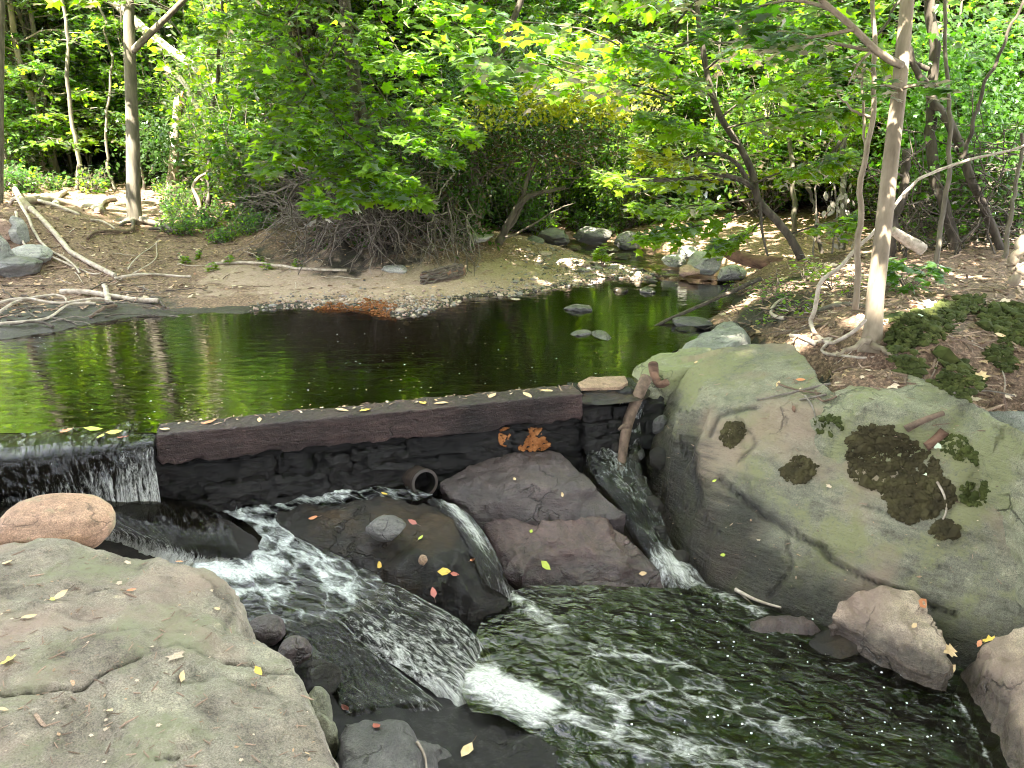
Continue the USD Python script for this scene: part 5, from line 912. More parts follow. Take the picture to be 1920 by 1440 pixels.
# other trunks and stems: name, label, pixel path, depth, widths, bark
def stem(name, label, pts, Y, w, bark, cat, branches=(), n=30, sides=9, wob=.0, seed=0, extra=()):
    if branches or extra:
        t = thing(name, label, cat); put(t, 'trunk', tp(pts, Y, w, n, sides, .08, seed, wob)[0], bark)
        for b in branches: put(t, 'branch', tp(b[0], b[1], b[2], 14, 6, .06, seed + 3, wob * .5)[0], bark)
        for nm, m, mt in extra: put(t, nm, m, mt)
        return t
    return top(name, tp(pts, Y, w, n, sides, .08, seed, wob)[0], bark, label, cat)
stem('sapling', 'very thin dark stem left of the forked maple trunk', [(152, 396), (146, 300), (133, 150), (122, 0), (115, -150)], 14.2, (9, 5), 'bark_grey', 'sapling', seed=20, wob=.12)
stem('sapling', 'thin black-topped stem right of the forked maple trunk', [(385, 425), (389, 320), (396, 180), (410, 50), (415, -60)], 12.6, (10, 5), 'bark_dark', 'sapling', [([(389, 310), (378, 260), (350, 215)], 12.6, (4, 2)), ([(393, 230), (420, 170), (430, 140)], 12.6, (4, 2))], seed=21, wob=.1)
stem('sapling', 'thin pale stem with a kink just left of the forked maple trunk', [(222, 392), (216, 300), (205, 190), (200, 90), (176, -20)], 14.5, (6, 4), 'bark_grey', 'sapling', seed=22, wob=.15)
stem('sapling', 'short bent stem arching beside the thin black-topped stem', [(370, 405), (372, 375), (362, 350), (380, 328), (392, 325)], 13.0, (9, 5), 'bark_pale', 'sapling', seed=23)
stem('pale_tree', 'pale slender trunk near the left edge, behind the saplings', [(85, 300), (78, 200), (66, 100), (52, -20), (45, -200)], 17, (15, 11), 'bark_pale', 'tree', [([(70, 130), (100, 80), (130, 30)], 17, (5, 3))], seed=24, wob=.15)
stem('pale_tree', 'thin pale trunk left of the pale slender one, at the left edge', [(48, 390), (40, 280), (30, 160), (22, 40), (15, -100)], 15, (12, 8), 'bark_grey', 'tree', seed=25, wob=.15)
stem('edge_tree', 'dark trunk cut by the left picture edge', [(-6, 420), (-4, 200), (-1, 0), (4, -200)], 11, (22, 18), 'bark_grey', 'tree', seed=26)
sn = thing('ivy_snag', 'broken pale tree stump wrapped in ivy, with raw orange wood at its top', 'stump')
put(sn, 'trunk', tp([(316, 388), (326, 320), (330, 250), (336, 185)], 14.5, (24, 17), 24, 10, .2, 27)[0], 'bark_pale')
put(sn, 'broken_top', tp([(334, 200), (338, 186), (343, 172)], 14.4, (17, 4), 8, 7, .35, 28)[0], 'broken_wood', label='raw orange broken wood')
def cloud(r, boxes, size, clump=.35):
    o = []
    for px0, py0, px1, py1, Y0, Y1, n in boxes:
        nc = max(3, n // 24); c = np.array([PY(a, b, y) for a, b, y in zip(r.uniform(px0, px1, nc), r.uniform(py0, py1, nc), r.uniform(Y0, Y1, nc))])
        p = c[r.integers(0, nc, n)] + r.normal(0, clump, (n, 3)) * [1, 1, .55]
        o.append((p, r.normal(0, 1, (n, 3)) + [0, -.3, -.5], np.array([0, -.5, .8]) + r.normal(0, .5, (n, 3)), size * r.uniform(.6, 1.25, n)))
    return cat4(o)
put(sn, 'ivy', leaves(*cloud(rng(30), [(265, 215, 360, 300, 13.9, 15, 1500), (300, 290, 345, 340, 14.2, 14.6, 200)], .085, .3), OVAL), 'leaves_vine', smooth=False, kind='stuff')
stem('leaning_dead_trunk', 'thick bare dead trunk leaning across behind the forked maple', [(462, 214), (420, 165), (330, 100), (255, 40), (180, -30)], (13.6, 16), (13, 18), 'dead_wood', 'fallen tree', seed=31, wob=.03)
stem('leaning_dead_trunk', 'thinner bare dead trunk leaning below the thick one, ending in the brush pile', [(470, 312), (430, 272), (385, 228), (345, 160), (310, 128)], (12.2, 14), (7, 10), 'dead_wood', 'fallen tree', [([(460, 308), (500, 302), (560, 292)], 12, (7, 3)), ([(430, 274), (450, 300), (458, 335)], 12.2, (6, 2))], seed=32, wob=.03)
stem('thicket_tree', 'dark crooked stem standing in the vine thicket', [(868, 505), (872, 420), (885, 320), (880, 255), (905, 170), (945, 80), (985, -10), (1010, -120)], (10.9, 11), (16, 11), 'bark_dark', 'tree', [([(885, 260), (862, 245), (840, 228)], 10.9, (9, 4)), ([(905, 170), (880, 130), (860, 60)], 11, (8, 4))], seed=33, wob=.1)
stem('leaning_shrub', 'leaning dark stem rising from the gravel below the arching vines', [(935, 455), (960, 410), (985, 375), (1020, 360), (1060, 350)], (10.8, 10.6), (16, 5), 'bark_dark', 'shrub', [([(950, 430), (978, 385), (990, 330), (1000, 290)], 10.8, (10, 6)), ([(955, 420), (990, 340), (1010, 300)], 11.0, (7, 3)), ([(945, 445), (1000, 420), (1040, 395), (1080, 380)], 10.5, (5, 2))], seed=34, wob=.05)
stem('arching_branch', 'bare grey stem arching left to right in the gap of the thicket', [(890, 350), (905, 335), (935, 312), (975, 300)], 11.2, (9, 7), 'bark_grey', 'branch', seed=35)
for k, (pts, Y, w, bark, lab, br) in enumerate([
        ([(1603, 580), (1608, 500), (1618, 400), (1622, 300), (1636, 200), (1634, 100), (1628, -60)], 5.9, (12, 8), 'bark_pale', 'thin grey sapling stem just left of the pale trunk', [([(1638, 220), (1600, 205), (1572, 170)], 5.9, (6, 3)), ([(1622, 310), (1618, 200), (1622, 120)], 5.9, (6, 4))]),
        ([(1812, 522), (1790, 470), (1772, 400), (1745, 310), (1742, 230), (1750, 120), (1735, -40)], 8.6, (21, 18), 'bark_dark', 'dark thick crooked trunk behind the pale one, right', [([(1745, 190), (1790, 240), (1820, 330), (1850, 400), (1878, 470)], 8.5, (18, 14)), ([(1742, 160), (1715, 120), (1700, 60)], 8.5, (14, 8)), ([(1740, 130), (1680, 105), (1600, 108), (1540, 122)], 8.5, (10, 4))]),
        ([(1752, 525), (1770, 420), (1786, 250), (1772, 120), (1768, -30)], 7.6, (10, 6), 'bark_grey', 'thin upright stem in front of the dark crooked trunk', []),
        ([(1668, 480), (1672, 400), (1690, 330), (1700, 280)], 8.4, (18, 16), 'bark_dark', 'dark trunk partly hidden behind the pale trunk', []),
        ([(1580, 470), (1578, 380), (1575, 290), (1585, 200)], 9.8, (13, 9), 'bark_grey', 'grey stem with hanging dead leaves left of the pale trunk', []),
        ([(1494, 470), (1494, 380), (1492, 315), (1480, 250)], 11.5, (11, 8), 'bark_grey', 'grey stem behind the bowed maple trunk', []),
        ([(1540, 480), (1530, 400), (1510, 340), (1495, 310)], 9.6, (8, 5), 'bark_dark', 'thin dark slanting stem between bowed maple and hanging dead leaves', []),
        ([(1880, 510), (1885, 440), (1905, 330), (1915, 250)], 8.0, (9, 6), 'bark_grey', 'slim grey stem among the dead twigs near the right edge', []),
        ([(1900, 530), (1912, 500), (1908, 470), (1925, 440)], 6.5, (20, 16), 'bark_pale', 'pale bent trunk foot at the right picture edge', []),
        ([(1800, 300), (1850, 160), (1890, 60), (1920, 0)], 8.0, (8, 5), 'bark_dark', 'thin dark branch slanting up to the upper right corner', []),
        ([(1560, 290), (1600, 170), (1650, 60), (1690, 0)], 9.0, (8, 5), 'bark_dark', 'thin dark slanting stem crossing behind the pale trunk', [])]):
    stem('woodland_tree', lab, pts, Y, w, bark, 'tree' if w[0] > 15 else 'sapling', br, seed=40 + k, wob=.06)
# long white bare branch, log, vines and roots of the right bank
wb = thing('bare_branch', 'long whitish bare branch leaning from the bank past the pale trunk to the right', 'branch')
put(wb, 'limb', tp([(1520, 600), (1532, 560), (1542, 525), (1570, 505), (1620, 455), (1665, 405), (1718, 340), (1800, 308), (1870, 288), (1945, 262)], (6.0, 6.1), (9, 4), 40, 8, .12, 60, .02)[0], 'dead_wood')
put(wb, 'lower_loop', tp([(1520, 600), (1528, 625), (1548, 640), (1566, 642)], (6.0, 5.6), (8, 8), 14, 7, .1, 61)[0], 'dead_wood')
put(wb, 'side_branch', tp([(1566, 641), (1600, 622), (1622, 600)], (5.6, 5.3), (8, 7), 10, 7, .1, 62)[0], 'dead_wood')
top('fallen_log', tp([(1345, 455), (1375, 478), (1410, 490), (1460, 494), (1550, 512), (1640, 515), (1720, 518)], (9.9, 9.0), (22, 36), 50, 14, .18, 63)[0], 'log_brown', 'reddish brown rotten log lying along the right bank', 'log')
top('splintered_log', tp([(1672, 432), (1700, 450), (1730, 468)], 8.2, (16, 26), 20, 10, .3, 64)[0], 'dead_wood', 'splintered pale dead log behind the pale trunk', 'log')
for k, (pts, w, lab) in enumerate([([(1488, 640), (1520, 648), (1560, 640), (1540, 660), (1580, 672), (1620, 676), (1665, 668)], (8, 4), 'knotted surface root looping in front of the pale trunk'), ([(1530, 650), (1500, 636), (1488, 628), (1510, 615)], (9, 5), 'short curled root left of the white branch foot'),
        ([(1470, 600), (1445, 590), (1455, 572), (1475, 560)], (8, 4), 'twisted bare root on the undercut bank'), ([(1530, 590), (1560, 578), (1600, 575), (1625, 580)], (10, 7), 'arched root left of the pale trunk foot'), ([(1660, 665), (1680, 672), (1690, 690)], (12, 6), 'root running right from the pale trunk foot')]):
    p = spline([ground_at(a, b) + [0, 0, .02] for a, b in pts], 24); top('surface_root', tube(p, np.linspace(w[0], w[1], 24) / 2 * proj(p)[:, 2] / FPX, 7, .15, 65 + k), 'dead_wood' if k < 3 else 'bark_grey', lab, 'root')
top('dipping_stick', tp([(1170, 648), (1230, 612), (1330, 565), (1425, 522)], (6.9, 8.4), (5, 9), 24, 6, .1, 70, .02)[0], 'twig_dark', 'long thin dark stick dipping from the right bank into the pool', 'stick')
st = thing('leaning_stick', 'stout brown stick leaning against the right rock at the weir end', 'stick')
put(st, 'shaft', tp([(1163, 882), (1170, 830), (1178, 790), (1195, 745), (1212, 708)], (4.95, 5.35), (17, 24), 24, 10, .12, 71)[0], 'stick_brown'); put(st, 'snag', tp([(1178, 800), (1166, 800), (1160, 806)], (5.05, 5.0), (9, 5), 6, 6, .2, 72)[0], 'stick_brown')
a = ground_at(1235, 700); top('wood_chunk', tp([(1224, 682), (1226, 700), (1236, 720), (1250, 716)], (5.5, 5.35), (18, 14), 14, 9, .35, 73)[0], 'log_brown', 'curled dark bark chunk on the rock nose beside the leaning stick', 'bark')

# brush pile
r = rng(300); bp = thing('brush_pile', 'tangled grey pile of dead branches hanging over the far bank', 'brush')
for k in range(230):
    a = PY(r.uniform(500, 860), r.uniform(300, 430), r.uniform(10.0, 11.4)); big = k < 45
    b = PY(np.clip(r.normal(690, 130), 430, 880), r.uniform(410, 530), r.uniform(9.4, 10.8)); b[2] = max(b[2], gh(b[0], b[1]) + .02)
    if k % 3 == 0: b = PY(r.uniform(425, 620), r.uniform(330, 430), r.uniform(10.2, 11.2))
    m = [tube(grow(r, a, b, 12, .11), np.linspace(.014 if big else .007, .003, 12), 5, cap=False)]
    p = m[0][0].reshape(12, 5, 3).mean(1); m += twigs(r, p, 5, .35, .003)
    put(bp, 'dead_branch', join(m), 'twig_grey' if k % 2 else 'twig_dark')
for k in range(90):                                                  # hanging dead stems and roots in front of the dark bank
    a = PY(r.uniform(600, 880), r.uniform(330, 430), r.uniform(9.9, 10.8)); b = PY(np.clip(proj(a)[0, 0] + r.normal(0, 60), 560, 890), r.uniform(470, 540), r.uniform(9.3, 10.2)); b[2] = max(b[2], gh(b[0], b[1]) + .02)
    m = [tube(grow(r, a, b, 10, .12), np.linspace(.012, .004, 10), 5, cap=False)]; m += twigs(r, m[0][0].reshape(10, 5, 3).mean(1), 4, .35, .003); put(bp, 'dead_branch', join(m), 'twig_dark' if k % 3 else 'twig_grey')
r = rng(301); vt = thing('vine_thicket', 'dark dense thicket hung with vines in the middle, arching over the gap', 'thicket')
m = []
for k in range(260):
    x0 = r.uniform(680, 900) if k < 150 else r.uniform(880, 1150); y0 = r.uniform(180, 330); a = PY(x0, y0, r.uniform(10.3, 11.6))
    b = PY(x0 + r.normal(0, 40), y0 + (r.uniform(60, 200) if k < 150 else r.uniform(-10, 90)), r.uniform(10.2, 11.6)) if k < 150 or k % 2 else PY(x0 + r.uniform(-160, 160), y0 + r.normal(20, 30), r.uniform(10.3, 11.4))
    m.append(tube(grow(r, a, b, 8, .13), np.linspace(.009, .004, 8), 4, cap=False))
put(vt, 'vine_stems', join(m), 'twig_dark', kind='stuff')
put(vt, 'vine_leaves', leaves(*cloud(r, [(640, 230, 900, 470, 10.4, 11.6, 6500), (660, 380, 880, 520, 10.5, 11.3, 3000), (860, 60, 1010, 260, 10.8, 11.6, 2600), (880, 215, 1150, 290, 10.5, 11.5, 2200)], .07, .22), OVAL), 'leaves_vine', smooth=False, kind='stuff')
put(vt, 'dead_leaves', leaves(*cloud(r, [(880, 225, 1140, 300, 10.4, 11.4, 1000), (640, 330, 880, 480, 10.3, 11.4, 700)], .06, .2), OVAL), 'leaves_brown', smooth=False, kind='stuff')
put(vt, 'yellow_creeper', leaves(*cloud(r, [(900, 165, 1100, 215, 10.0, 10.9, 1100), (1040, 140, 1250, 215, 10.0, 10.9, 1200), (860, 195, 960, 235, 10.0, 10.6, 400)], .075, .17), OVAL), 'leaves_yellow', smooth=False, kind='stuff')
# dead twigs, far right
r = rng(302); tt = thing('twig_thicket', 'dark tangle of dead twigs behind the trunks at the right edge', 'thicket')
for k in range(110):
    a = PY(r.uniform(1690, 1960), r.uniform(440, 515), r.uniform(8.2, 10.2)); a[2] = gh(a[0], a[1]); b = PY(proj(a)[0, 0] + r.normal(0, 110), r.uniform(150, 420), r.uniform(7.8, 10.5))
    if k % 3 == 0: a = PY(r.uniform(1680, 1940), r.uniform(260, 480), r.uniform(8, 10)); b = PY(proj(a)[0, 0] + r.uniform(-170, 170), proj(a)[0, 1] + r.normal(0, 50), r.uniform(8, 10))
    m = [tube(grow(r, a, b, 10, .1), np.linspace(.012, .004, 10), 5, cap=False)]; m += twigs(r, m[0][0].reshape(10, 5, 3).mean(1), 6, .5, .004); put(tt, 'dead_branch', join(m), 'twig_dark')
put(tt, 'foliage', leaves(*cloud(r, [(1700, 40, 1980, 330, 8.4, 10.5, 5200), (1720, 250, 1980, 470, 9, 11, 3000)], .08, .28), MAPLE_LO), 'leaves_deep', smooth=False, kind='stuff')
r = rng(303); dv = thing('dead_leaf_vine', 'vine with curled grey dead leaves hanging left of the pale trunk', 'vine')
put(dv, 'stem', join([tp([(1525, 490), (1530, 400), (1550, 300), (1570, 250)], 9.3, (4, 3), 16, 5, 0, 1, .1)[0], tp([(1560, 480), (1570, 380), (1580, 300), (1600, 240)], 9.3, (4, 3), 16, 5, 0, 1, .1)[0]]), 'twig_grey')
for k in range(70):
    t_ = r.uniform(0, 1); p = PY(1530 + 60 * r.uniform(0, 1) + 20 * t_, 285 + 175 * t_, r.uniform(9.1, 9.4)); put(dv, 'dead_leaf', leaves([p], [[r.normal(), r.normal(), -1.5]], [[r.normal(), -1, .3]], [.09 * r.uniform(.7, 1.3)], OVAL), 'dead_leaf_grey', smooth=False)
# seedlings at the right
def seedling(name, lab, px, py, h, spread, n, size, leaf, seed, Y=None, shape=MAPLE):
    r = rng(seed); g = ground_at(px, py); t = thing(name, lab, 'plant'); m = []; L = []
    for k in range(3 + n // 10):
        az = r.uniform(0, 6.28); p = grow(r, g, g + np.array([math.cos(az) * spread * r.uniform(.3, 1), math.sin(az) * spread, h * r.uniform(.5, 1)]), 7, .06); m.append(tube(p, np.linspace(.005, .002, 7), 4, cap=False)); L.append(bough(r, p, 10, spread * .5, size, up=.25, start=.5))
    put(t, 'stems', join(m), 'twig_dark'); p, f, nn, s = cat4(L)
    for i in range(len(p)): put(t, 'leaf', leaves(p[i:i + 1], f[i:i + 1], nn[i:i + 1], s[i:i + 1], shape), leaf, smooth=False)
seedling('maple_seedling', 'dark green maple seedling growing right of the pale trunk foot', 1700, 545, .3, .26, 60, .13, 'leaves_deep', 310)
seedling('leafy_sprig', 'small leafy sprig growing beside the rotten log, left', 1510, 530, .28, .22, 40, .07, 'leaves_maple', 311, shape=OVAL)
seedling('leafy_sprig', 'small leafy sprig growing left of the pale trunk on the bank', 1560, 545, .25, .25, 50, .065, 'leaves_maple', 312, shape=OVAL)
seedling('leafy_sprig', 'bright leafy shoot on the gravel under the bowed maple', 1130, 500, .3, .12, 40, .1, 'leaves_bright', 313, shape=MAPLE)
seedling('leafy_sprig', 'low sprig among the twigs of the undercut bank', 1430, 570, .2, .3, 40, .05, 'leaves_shrub', 314, shape=OVAL)
for k, (px, py, h, n) in enumerate([(1390, 555, .16, 30), (1460, 560, .25, 40), (1500, 585, .2, 30), (1420, 600, .12, 24), (1590, 560, .25, 30)]): seedling('leafy_sprig', ['sprig hanging over the water from the undercut bank', 'sprig on the crest of the undercut bank behind the white branch foot', 'sprig just left of the white branch foot', 'tiny sprig low on the undercut bank by the grey ledge', 'sprig between the white branch and the thin grey sapling'][k], px, py, h, .25, n, .05, 'leaves_maple', 340 + k, shape=OVAL)
for k in range(26):
    g = ground_at(r.uniform(1380, 1560), r.uniform(530, 640)); az = r.uniform(0, 6.28); s_ = r.uniform(.2, .6); b = g + np.array([math.cos(az), math.sin(az), 0]) * s_; b[2] = max(gh(b[0], b[1]), g[2] - .15) + .03
    top('bank_root', tube(grow(r, g, b, 9, .1) + [0, 0, .02], np.linspace(.009, .003, 9), 5, .1, k), 'twig_dark' if k % 2 else 'stick_brown', 'thin root or twig tangled on the undercut right bank', 'root', 'roots on the undercut bank')
for k, (px, py) in enumerate([(348, 492), (398, 508), (430, 495), (488, 498), (500, 505), (560, 502), (366, 486)]): seedling('seedling', ['lone pale seedling leftmost on the sandy bank', 'tiny seedling in front of the bank sticks', 'pair of small leaves on the sandy bank, third from left', 'fresh green seedling beside the long straight stick', 'tiny seedling touching the long straight stick', 'seedling farthest right along the long straight stick', 'pale seedling behind the leftmost one on the sandy bank'][k], px, py, .1, .06, 5, .07, 'leaves_bright', 320 + k)

# ---------------------------------------------------------------- sticks and logs of the left bank
for k, (pts, w, mat, lab) in enumerate([
        ([(-20, 320), (30, 360), (80, 415), (115, 455), (150, 490), (200, 510), (215, 520)], (12, 9), 'dead_wood', 'long pale branch slanting down the left bank past the rock heap'),
        ([(20, 385), (60, 430), (90, 470), (120, 490), (150, 515)], (7, 4), 'dead_wood', 'thin branch beside the long pale one on the left bank'),
        ([(30, 400), (38, 445), (60, 475), (100, 490), (170, 515), (190, 520)], (5, 3), 'dead_wood', 'hooked twig in front of the rock heap'),
        ([(115, 550), (165, 556), (230, 562), (298, 572)], (10, 9), 'dead_wood', 'straight thick stick lying at the left water edge'),
        ([(195, 535), (200, 555), (205, 570)], (8, 11), 'dead_wood', 'short upright snag stuck on the straight stick at the left water edge'),
        ([(286, 560), (296, 570), (310, 580)], (6, 5), 'twig_dark', 'dark forked stick end at the left water edge'),
        ([(-10, 575), (60, 568), (120, 572), (180, 568), (215, 572)], (6, 4), 'dead_wood', 'pale curved stick on the black mud, upper'),
        ([(-10, 595), (30, 575), (60, 562), (100, 562), (125, 568)], (6, 4), 'dead_wood', 'pale arched stick on the black mud, left'),
        ([(-10, 612), (50, 612), (90, 600), (130, 580), (180, 572)], (6, 4), 'dead_wood', 'pale stick curving along the water at the left edge'),
        ([(170, 598), (200, 585), (218, 577)], (6, 6), 'stick_brown', 'short brown stick pointing into the water at left'),
        ([(20, 613), (70, 612), (100, 617)], (4, 6), 'twig_dark', 'dark stick at the water line, far left'),
        ([(215, 525), (260, 522), (300, 518), (360, 525)], (5, 4), 'dead_wood', 'bent pale stick on the bank above the black mud'),
        ([(400, 496), (480, 500), (560, 506), (650, 514)], (5, 5), 'dead_wood', 'long straight stick lying on the sandy bank'),
        ([(60, 395), (110, 385), (150, 388), (185, 402)], (16, 14), 'bark_pale', 'pale fallen log on the slope at left'),
        ([(105, 388), (112, 372), (122, 362)], (12, 9), 'dead_wood', 'stub propped on the pale fallen log'),
        ([(190, 398), (195, 382), (215, 375)], (14, 10), 'dead_wood', 'curved stump left of the forked maple foot'),
        ([(60, 378), (100, 390), (150, 405)], (8, 6), 'dead_wood', 'thin pole on the slope below the fallen log'),
        ([(165, 450), (200, 440), (240, 437), (250, 432)], (5, 7), 'stick_brown', 'root-like stick on the bank below the forked maple'),
        ([(225, 425), (250, 420), (268, 418)], (5, 7), 'bark_grey', 'mossy root at the forked maple foot'),
        ([(280, 432), (310, 436), (335, 442)], (6, 5), 'twig_dark', 'dark twig right of the forked maple foot'),
        ([(170, 415), (195, 422), (215, 432)], (4, 3), 'dead_wood', 'slim twig on the leafy slope'),
        ([(240, 508), (270, 480), (290, 462), (300, 455)], (2.5, 1.5), 'dead_wood', 'fine upcurved twig on the bank, left'),
        ([(250, 515), (285, 500), (295, 480), (293, 462)], (2.5, 1.5), 'dead_wood', 'fine upcurved twig on the bank, right')]):
    p = spline([ground_at(a, b) + [0, 0, .02 + .03 * (i % 2)] for i, (a, b) in enumerate(pts)], 22); p = p + .02 * (meshkit.fbm(p * 5, 2, k)[:, None] - .5)
    top('log' if w[0] > 13 else 'stick', tube(p, np.linspace(w[0], w[1], 22) / 2 * proj(p)[:, 2] / FPX, 8, .12, 400 + k), mat, lab, 'log' if w[0] > 13 else 'stick')
r = rng(330)
rl = thing('rotten_log', 'short black charred-looking log on the sand under the brush pile', 'log')
p = spline([ground_at(790, 530) + [0, 0, .05], ground_at(830, 525) + [0, 0, .08], ground_at(868, 518) + [0, 0, .09]], 20); put(rl, 'core', tube(p, np.linspace(.05, .075, 20), 12, .4, 6), 'log_brown')
for k in range(5): put(rl, 'split_layer', tube(p + [0, -.03 - .01 * k, .07 - .03 * k] + r.normal(0, .008, p.shape), np.linspace(.015, .022, 20), 6, .4, k), 'twig_dark')
for k in range(70):
    left_ = k < 45; g = ground_at(r.uniform(10, 700), r.uniform(395, 545)) if left_ else ground_at(r.uniform(1400, 1900), r.uniform(500, 720)); az = r.uniform(0, 6.28); s = r.uniform(.12, .5)
    b = g + np.array([math.cos(az), math.sin(az), 0]) * s; b[2] = gh(b[0], b[1]); p = grow(r, g, b, 8, .07) + [0, 0, .015]
    top('fallen_twig', tube(p, np.linspace(.006, .003, 8), 5, .1, k), 'dead_wood' if k % 2 else 'stick_brown', 'fallen twig lying on the left bank' if left_ else 'fallen twig lying on the right bank', 'twig', 'twigs on the left bank' if left_ else 'twigs on the right bank')
for k in range(30):
    g = ground_at(r.uniform(0, 330), r.uniform(535, 610)); az = r.normal(0, .5); s = r.uniform(.2, .7); b = g + np.array([math.cos(az), math.sin(az), 0]) * s; b[2] = max(gh(b[0], b[1]), .0); p = grow(r, g, b, 8, .08) + [0, 0, .015]
    top('mud_twig', tube(p, np.linspace(.009, .003, 8), 5, .1, k), 'twig_dark' if k % 3 else 'twig_grey', 'wet twig lying on the black mud at the left water edge', 'twig', 'twigs on the black mud')
# leaf litter
def curl(seed):
    v, f = OVAL if seed % 2 else MAPLE_LO; v = v.copy(); v[:, 2] += .3 * v[:, 0] ** 2 * (1 if seed % 3 else -1) + .25 * (v[:, 1] - .5) ** 2; return v - [0, .5, 0], f
def chip(seed):
    b = trimesh.creation.box((1, .12, .07)); b = b.subdivide(); v = b.vertices * (1 + .3 * rng(seed).normal(0, .5, (len(b.vertices), 1))); return v, np.array(b.faces)
LIT = [(curl(0), 'dead_leaf', False), (curl(1), 'dead_leaf', False), (curl(2), 'dead_leaf_pale', False), (chip(3), 'bark_chip', False), (chip(4), 'bark_chip', False)]
n = 30000; px = r.uniform(-100, 2000, n); Y = 4 + 14 * r.uniform(0, 1, n) ** 1.3; x = (px - 960) / FPX * (Y + .4); q = np.c_[x, Y]; z = ghs(q); sw = np.array(RegularGridInterpolator((gx, gy), sand.reshape(GX.shape), bounds_error=False, fill_value=0)(q))
k = (z > .07) & (r.uniform(0, 1, n) > sw * .95); q, z = q[k], z[k]; n = len(q); ty = r.choice(5, n, p=[.2, .22, .1, .24, .24])
scatter('/World', 'leaf_litter', LIT, np.c_[q, z + .008], rand_quat(r, n, .3), np.where(ty < 3, .05, .075) * r.lognormal(0, .35, n), ty, label='dead leaves and wood chips littering the forest floor on both banks', cat='leaf litter')

# ---------------------------------------------------------------- moss and fallen leaves on the rocks
VV = np.vstack([m[0] for m in ROCKS] + [np.c_[gq, gz][(gq[:, 1] < 16) & (np.abs(gq[:, 0]) < 10)]]); VP = proj(VV); kk = VP[:, 2] > .5; VV, VP = VV[kk], VP[kk]; KT = cKDTree(VP[:, :2])
def hit(px, py):
    """the visible rock or ground surface at a pixel, and its normal"""
    px, py = np.atleast_1d(px), np.atleast_1d(py); o, nn = [], []
    for a, b in zip(px, py):
        i = np.array(KT.query_ball_point((a, b), 12)); 
        if len(i) < 4: i = KT.query((a, b), 30)[1]
        dm = np.sort(VP[i, 2])[min(1, len(i) - 1)]; i = i[VP[i, 2] < dm + .05]
        c = VV[i].mean(0)
        if len(i) >= 4:
            n = np.linalg.svd(VV[i] - c)[2][2]; n = n * np.sign(n @ (C0 - c) + 1e-9)
        else: n = np.array([0, 0, 1.0])
        d = ray(a, b); n = n if len(i) > 6 and abs(d @ n) > .25 else np.array([0, -.5, .86]); t = ((c - C0) @ n) / (d @ n) if len(i) > 6 and abs(d @ n) > .25 else np.linalg.norm(c - C0) / np.linalg.norm(d); q = C0 + d * t
        o.append(q if np.linalg.norm(q - c) < .15 else c); nn.append(n)
    return np.array(o), np.array(nn)
def clumps(poly, mat, per=.16, size=.0085, seed=0, rag=46, lift=.25, up=False, off=-.06, rough=1.1):
    """ragged cushion of many small tufts inside a pixel outline, thinning towards its edge"""
    r = rng(seed); P2 = chaikin(np.array(poly, float), 2); s = shapely.Polygon(P2).buffer(0); x0, y0, x1, y1 = s.buffer(10).bounds; n = int((x1 - x0) * (y1 - y0) * per)
    g = np.c_[r.uniform(x0, x1, n), r.uniform(y0, y1, n)]; d = np.where(shapely.contains_xy(s, g[:, 0], g[:, 1]), 1, -1) * shapely.distance(s.exterior, shapely.points(g))
    nz = meshkit.fbm(np.c_[g / 30, 0 * g[:, 0] + seed], 4, seed) - .5; keep = d / rag + nz * rough + r.normal(0, .06, n) > off; g, d = g[keep], d[keep]
    p, nn = hit(g[:, 0], g[:, 1]); nn = np.tile([0, 0, 1.0], (len(p), 1)) if up else nn
    m = trimesh.creation.icosphere(subdivisions=0); sz = size * r.lognormal(0, .4, len(p)) * np.linalg.norm(p - C0, axis=1) / 3.6
    v = m.vertices[None] * (1 + .5 * r.normal(0, .4, (len(p), len(m.vertices), 1))) * sz[:, None, None]; v = v - .35 * nn[:, None] * (v * nn[:, None]).sum(-1, keepdims=True) + (p + nn * sz[:, None] * lift * (1 + 3 * np.clip(d / 40, 0, 1)[:, None] * r.uniform(0, 1, (len(p), 1))))[:, None]
    return v.reshape(-1, 3), (m.faces[None] + (np.arange(len(p)) * len(m.vertices))[:, None, None]).reshape(-1, 3)
def moss_pad(poly, lab, mat, thick=0, step=0, seed=0, up=False): top('moss_patch', clumps(poly, mat, .22 if not up else .13, (.006 if not up else .009), seed, rag=46 if up else 34, lift=.2, up=up, off=-.1 if up else -.1, rough=1.1 if up else .6), mat, lab, 'moss', kind='stuff', smooth=False)
put(weir, 'rust_seep', clumps([(988, 798), (1012, 796), (1016, 815), (1018, 830), (1036, 837), (1000, 843), (965, 842), (987, 832), (989, 815)], 'rust_crust', .5, .0042, 71, 14, off=-.1), 'rust_crust', smooth=False, label='orange rust seep on the wall', kind='stuff')
put(weir, 'rust_seep', clumps([(936, 800), (952, 798), (956, 830), (940, 838), (932, 822)], 'rust_crust', .12, .005, 72, 20), 'rust_crust', smooth=False, label='fainter rust streak on the wall', kind='stuff')
top('rust_sediment', clumps([(600, 572), (660, 566), (745, 570), (740, 584), (690, 590), (620, 592), (590, 585)], 'rust_silt', .3, .0035, 73, 30, up=True), 'rust_silt', 'orange rust sediment at the far pool edge', 'sediment', kind='stuff', smooth=False)
moss_pad([(1588, 815), (1640, 800), (1690, 812), (1755, 860), (1765, 900), (1790, 915), (1795, 945), (1755, 955), (1730, 975), (1690, 980), (1672, 960), (1665, 930), (1620, 910), (1585, 880)], 'largest dark brown moss patch on the right rock face', 'moss_brown', .03, 6, 1)
moss_pad([(1466, 872), (1500, 860), (1530, 872), (1528, 893), (1495, 903), (1470, 890)], 'small round moss patch left of the largest one on the rock face', 'moss_brown', .02, 5, 2)
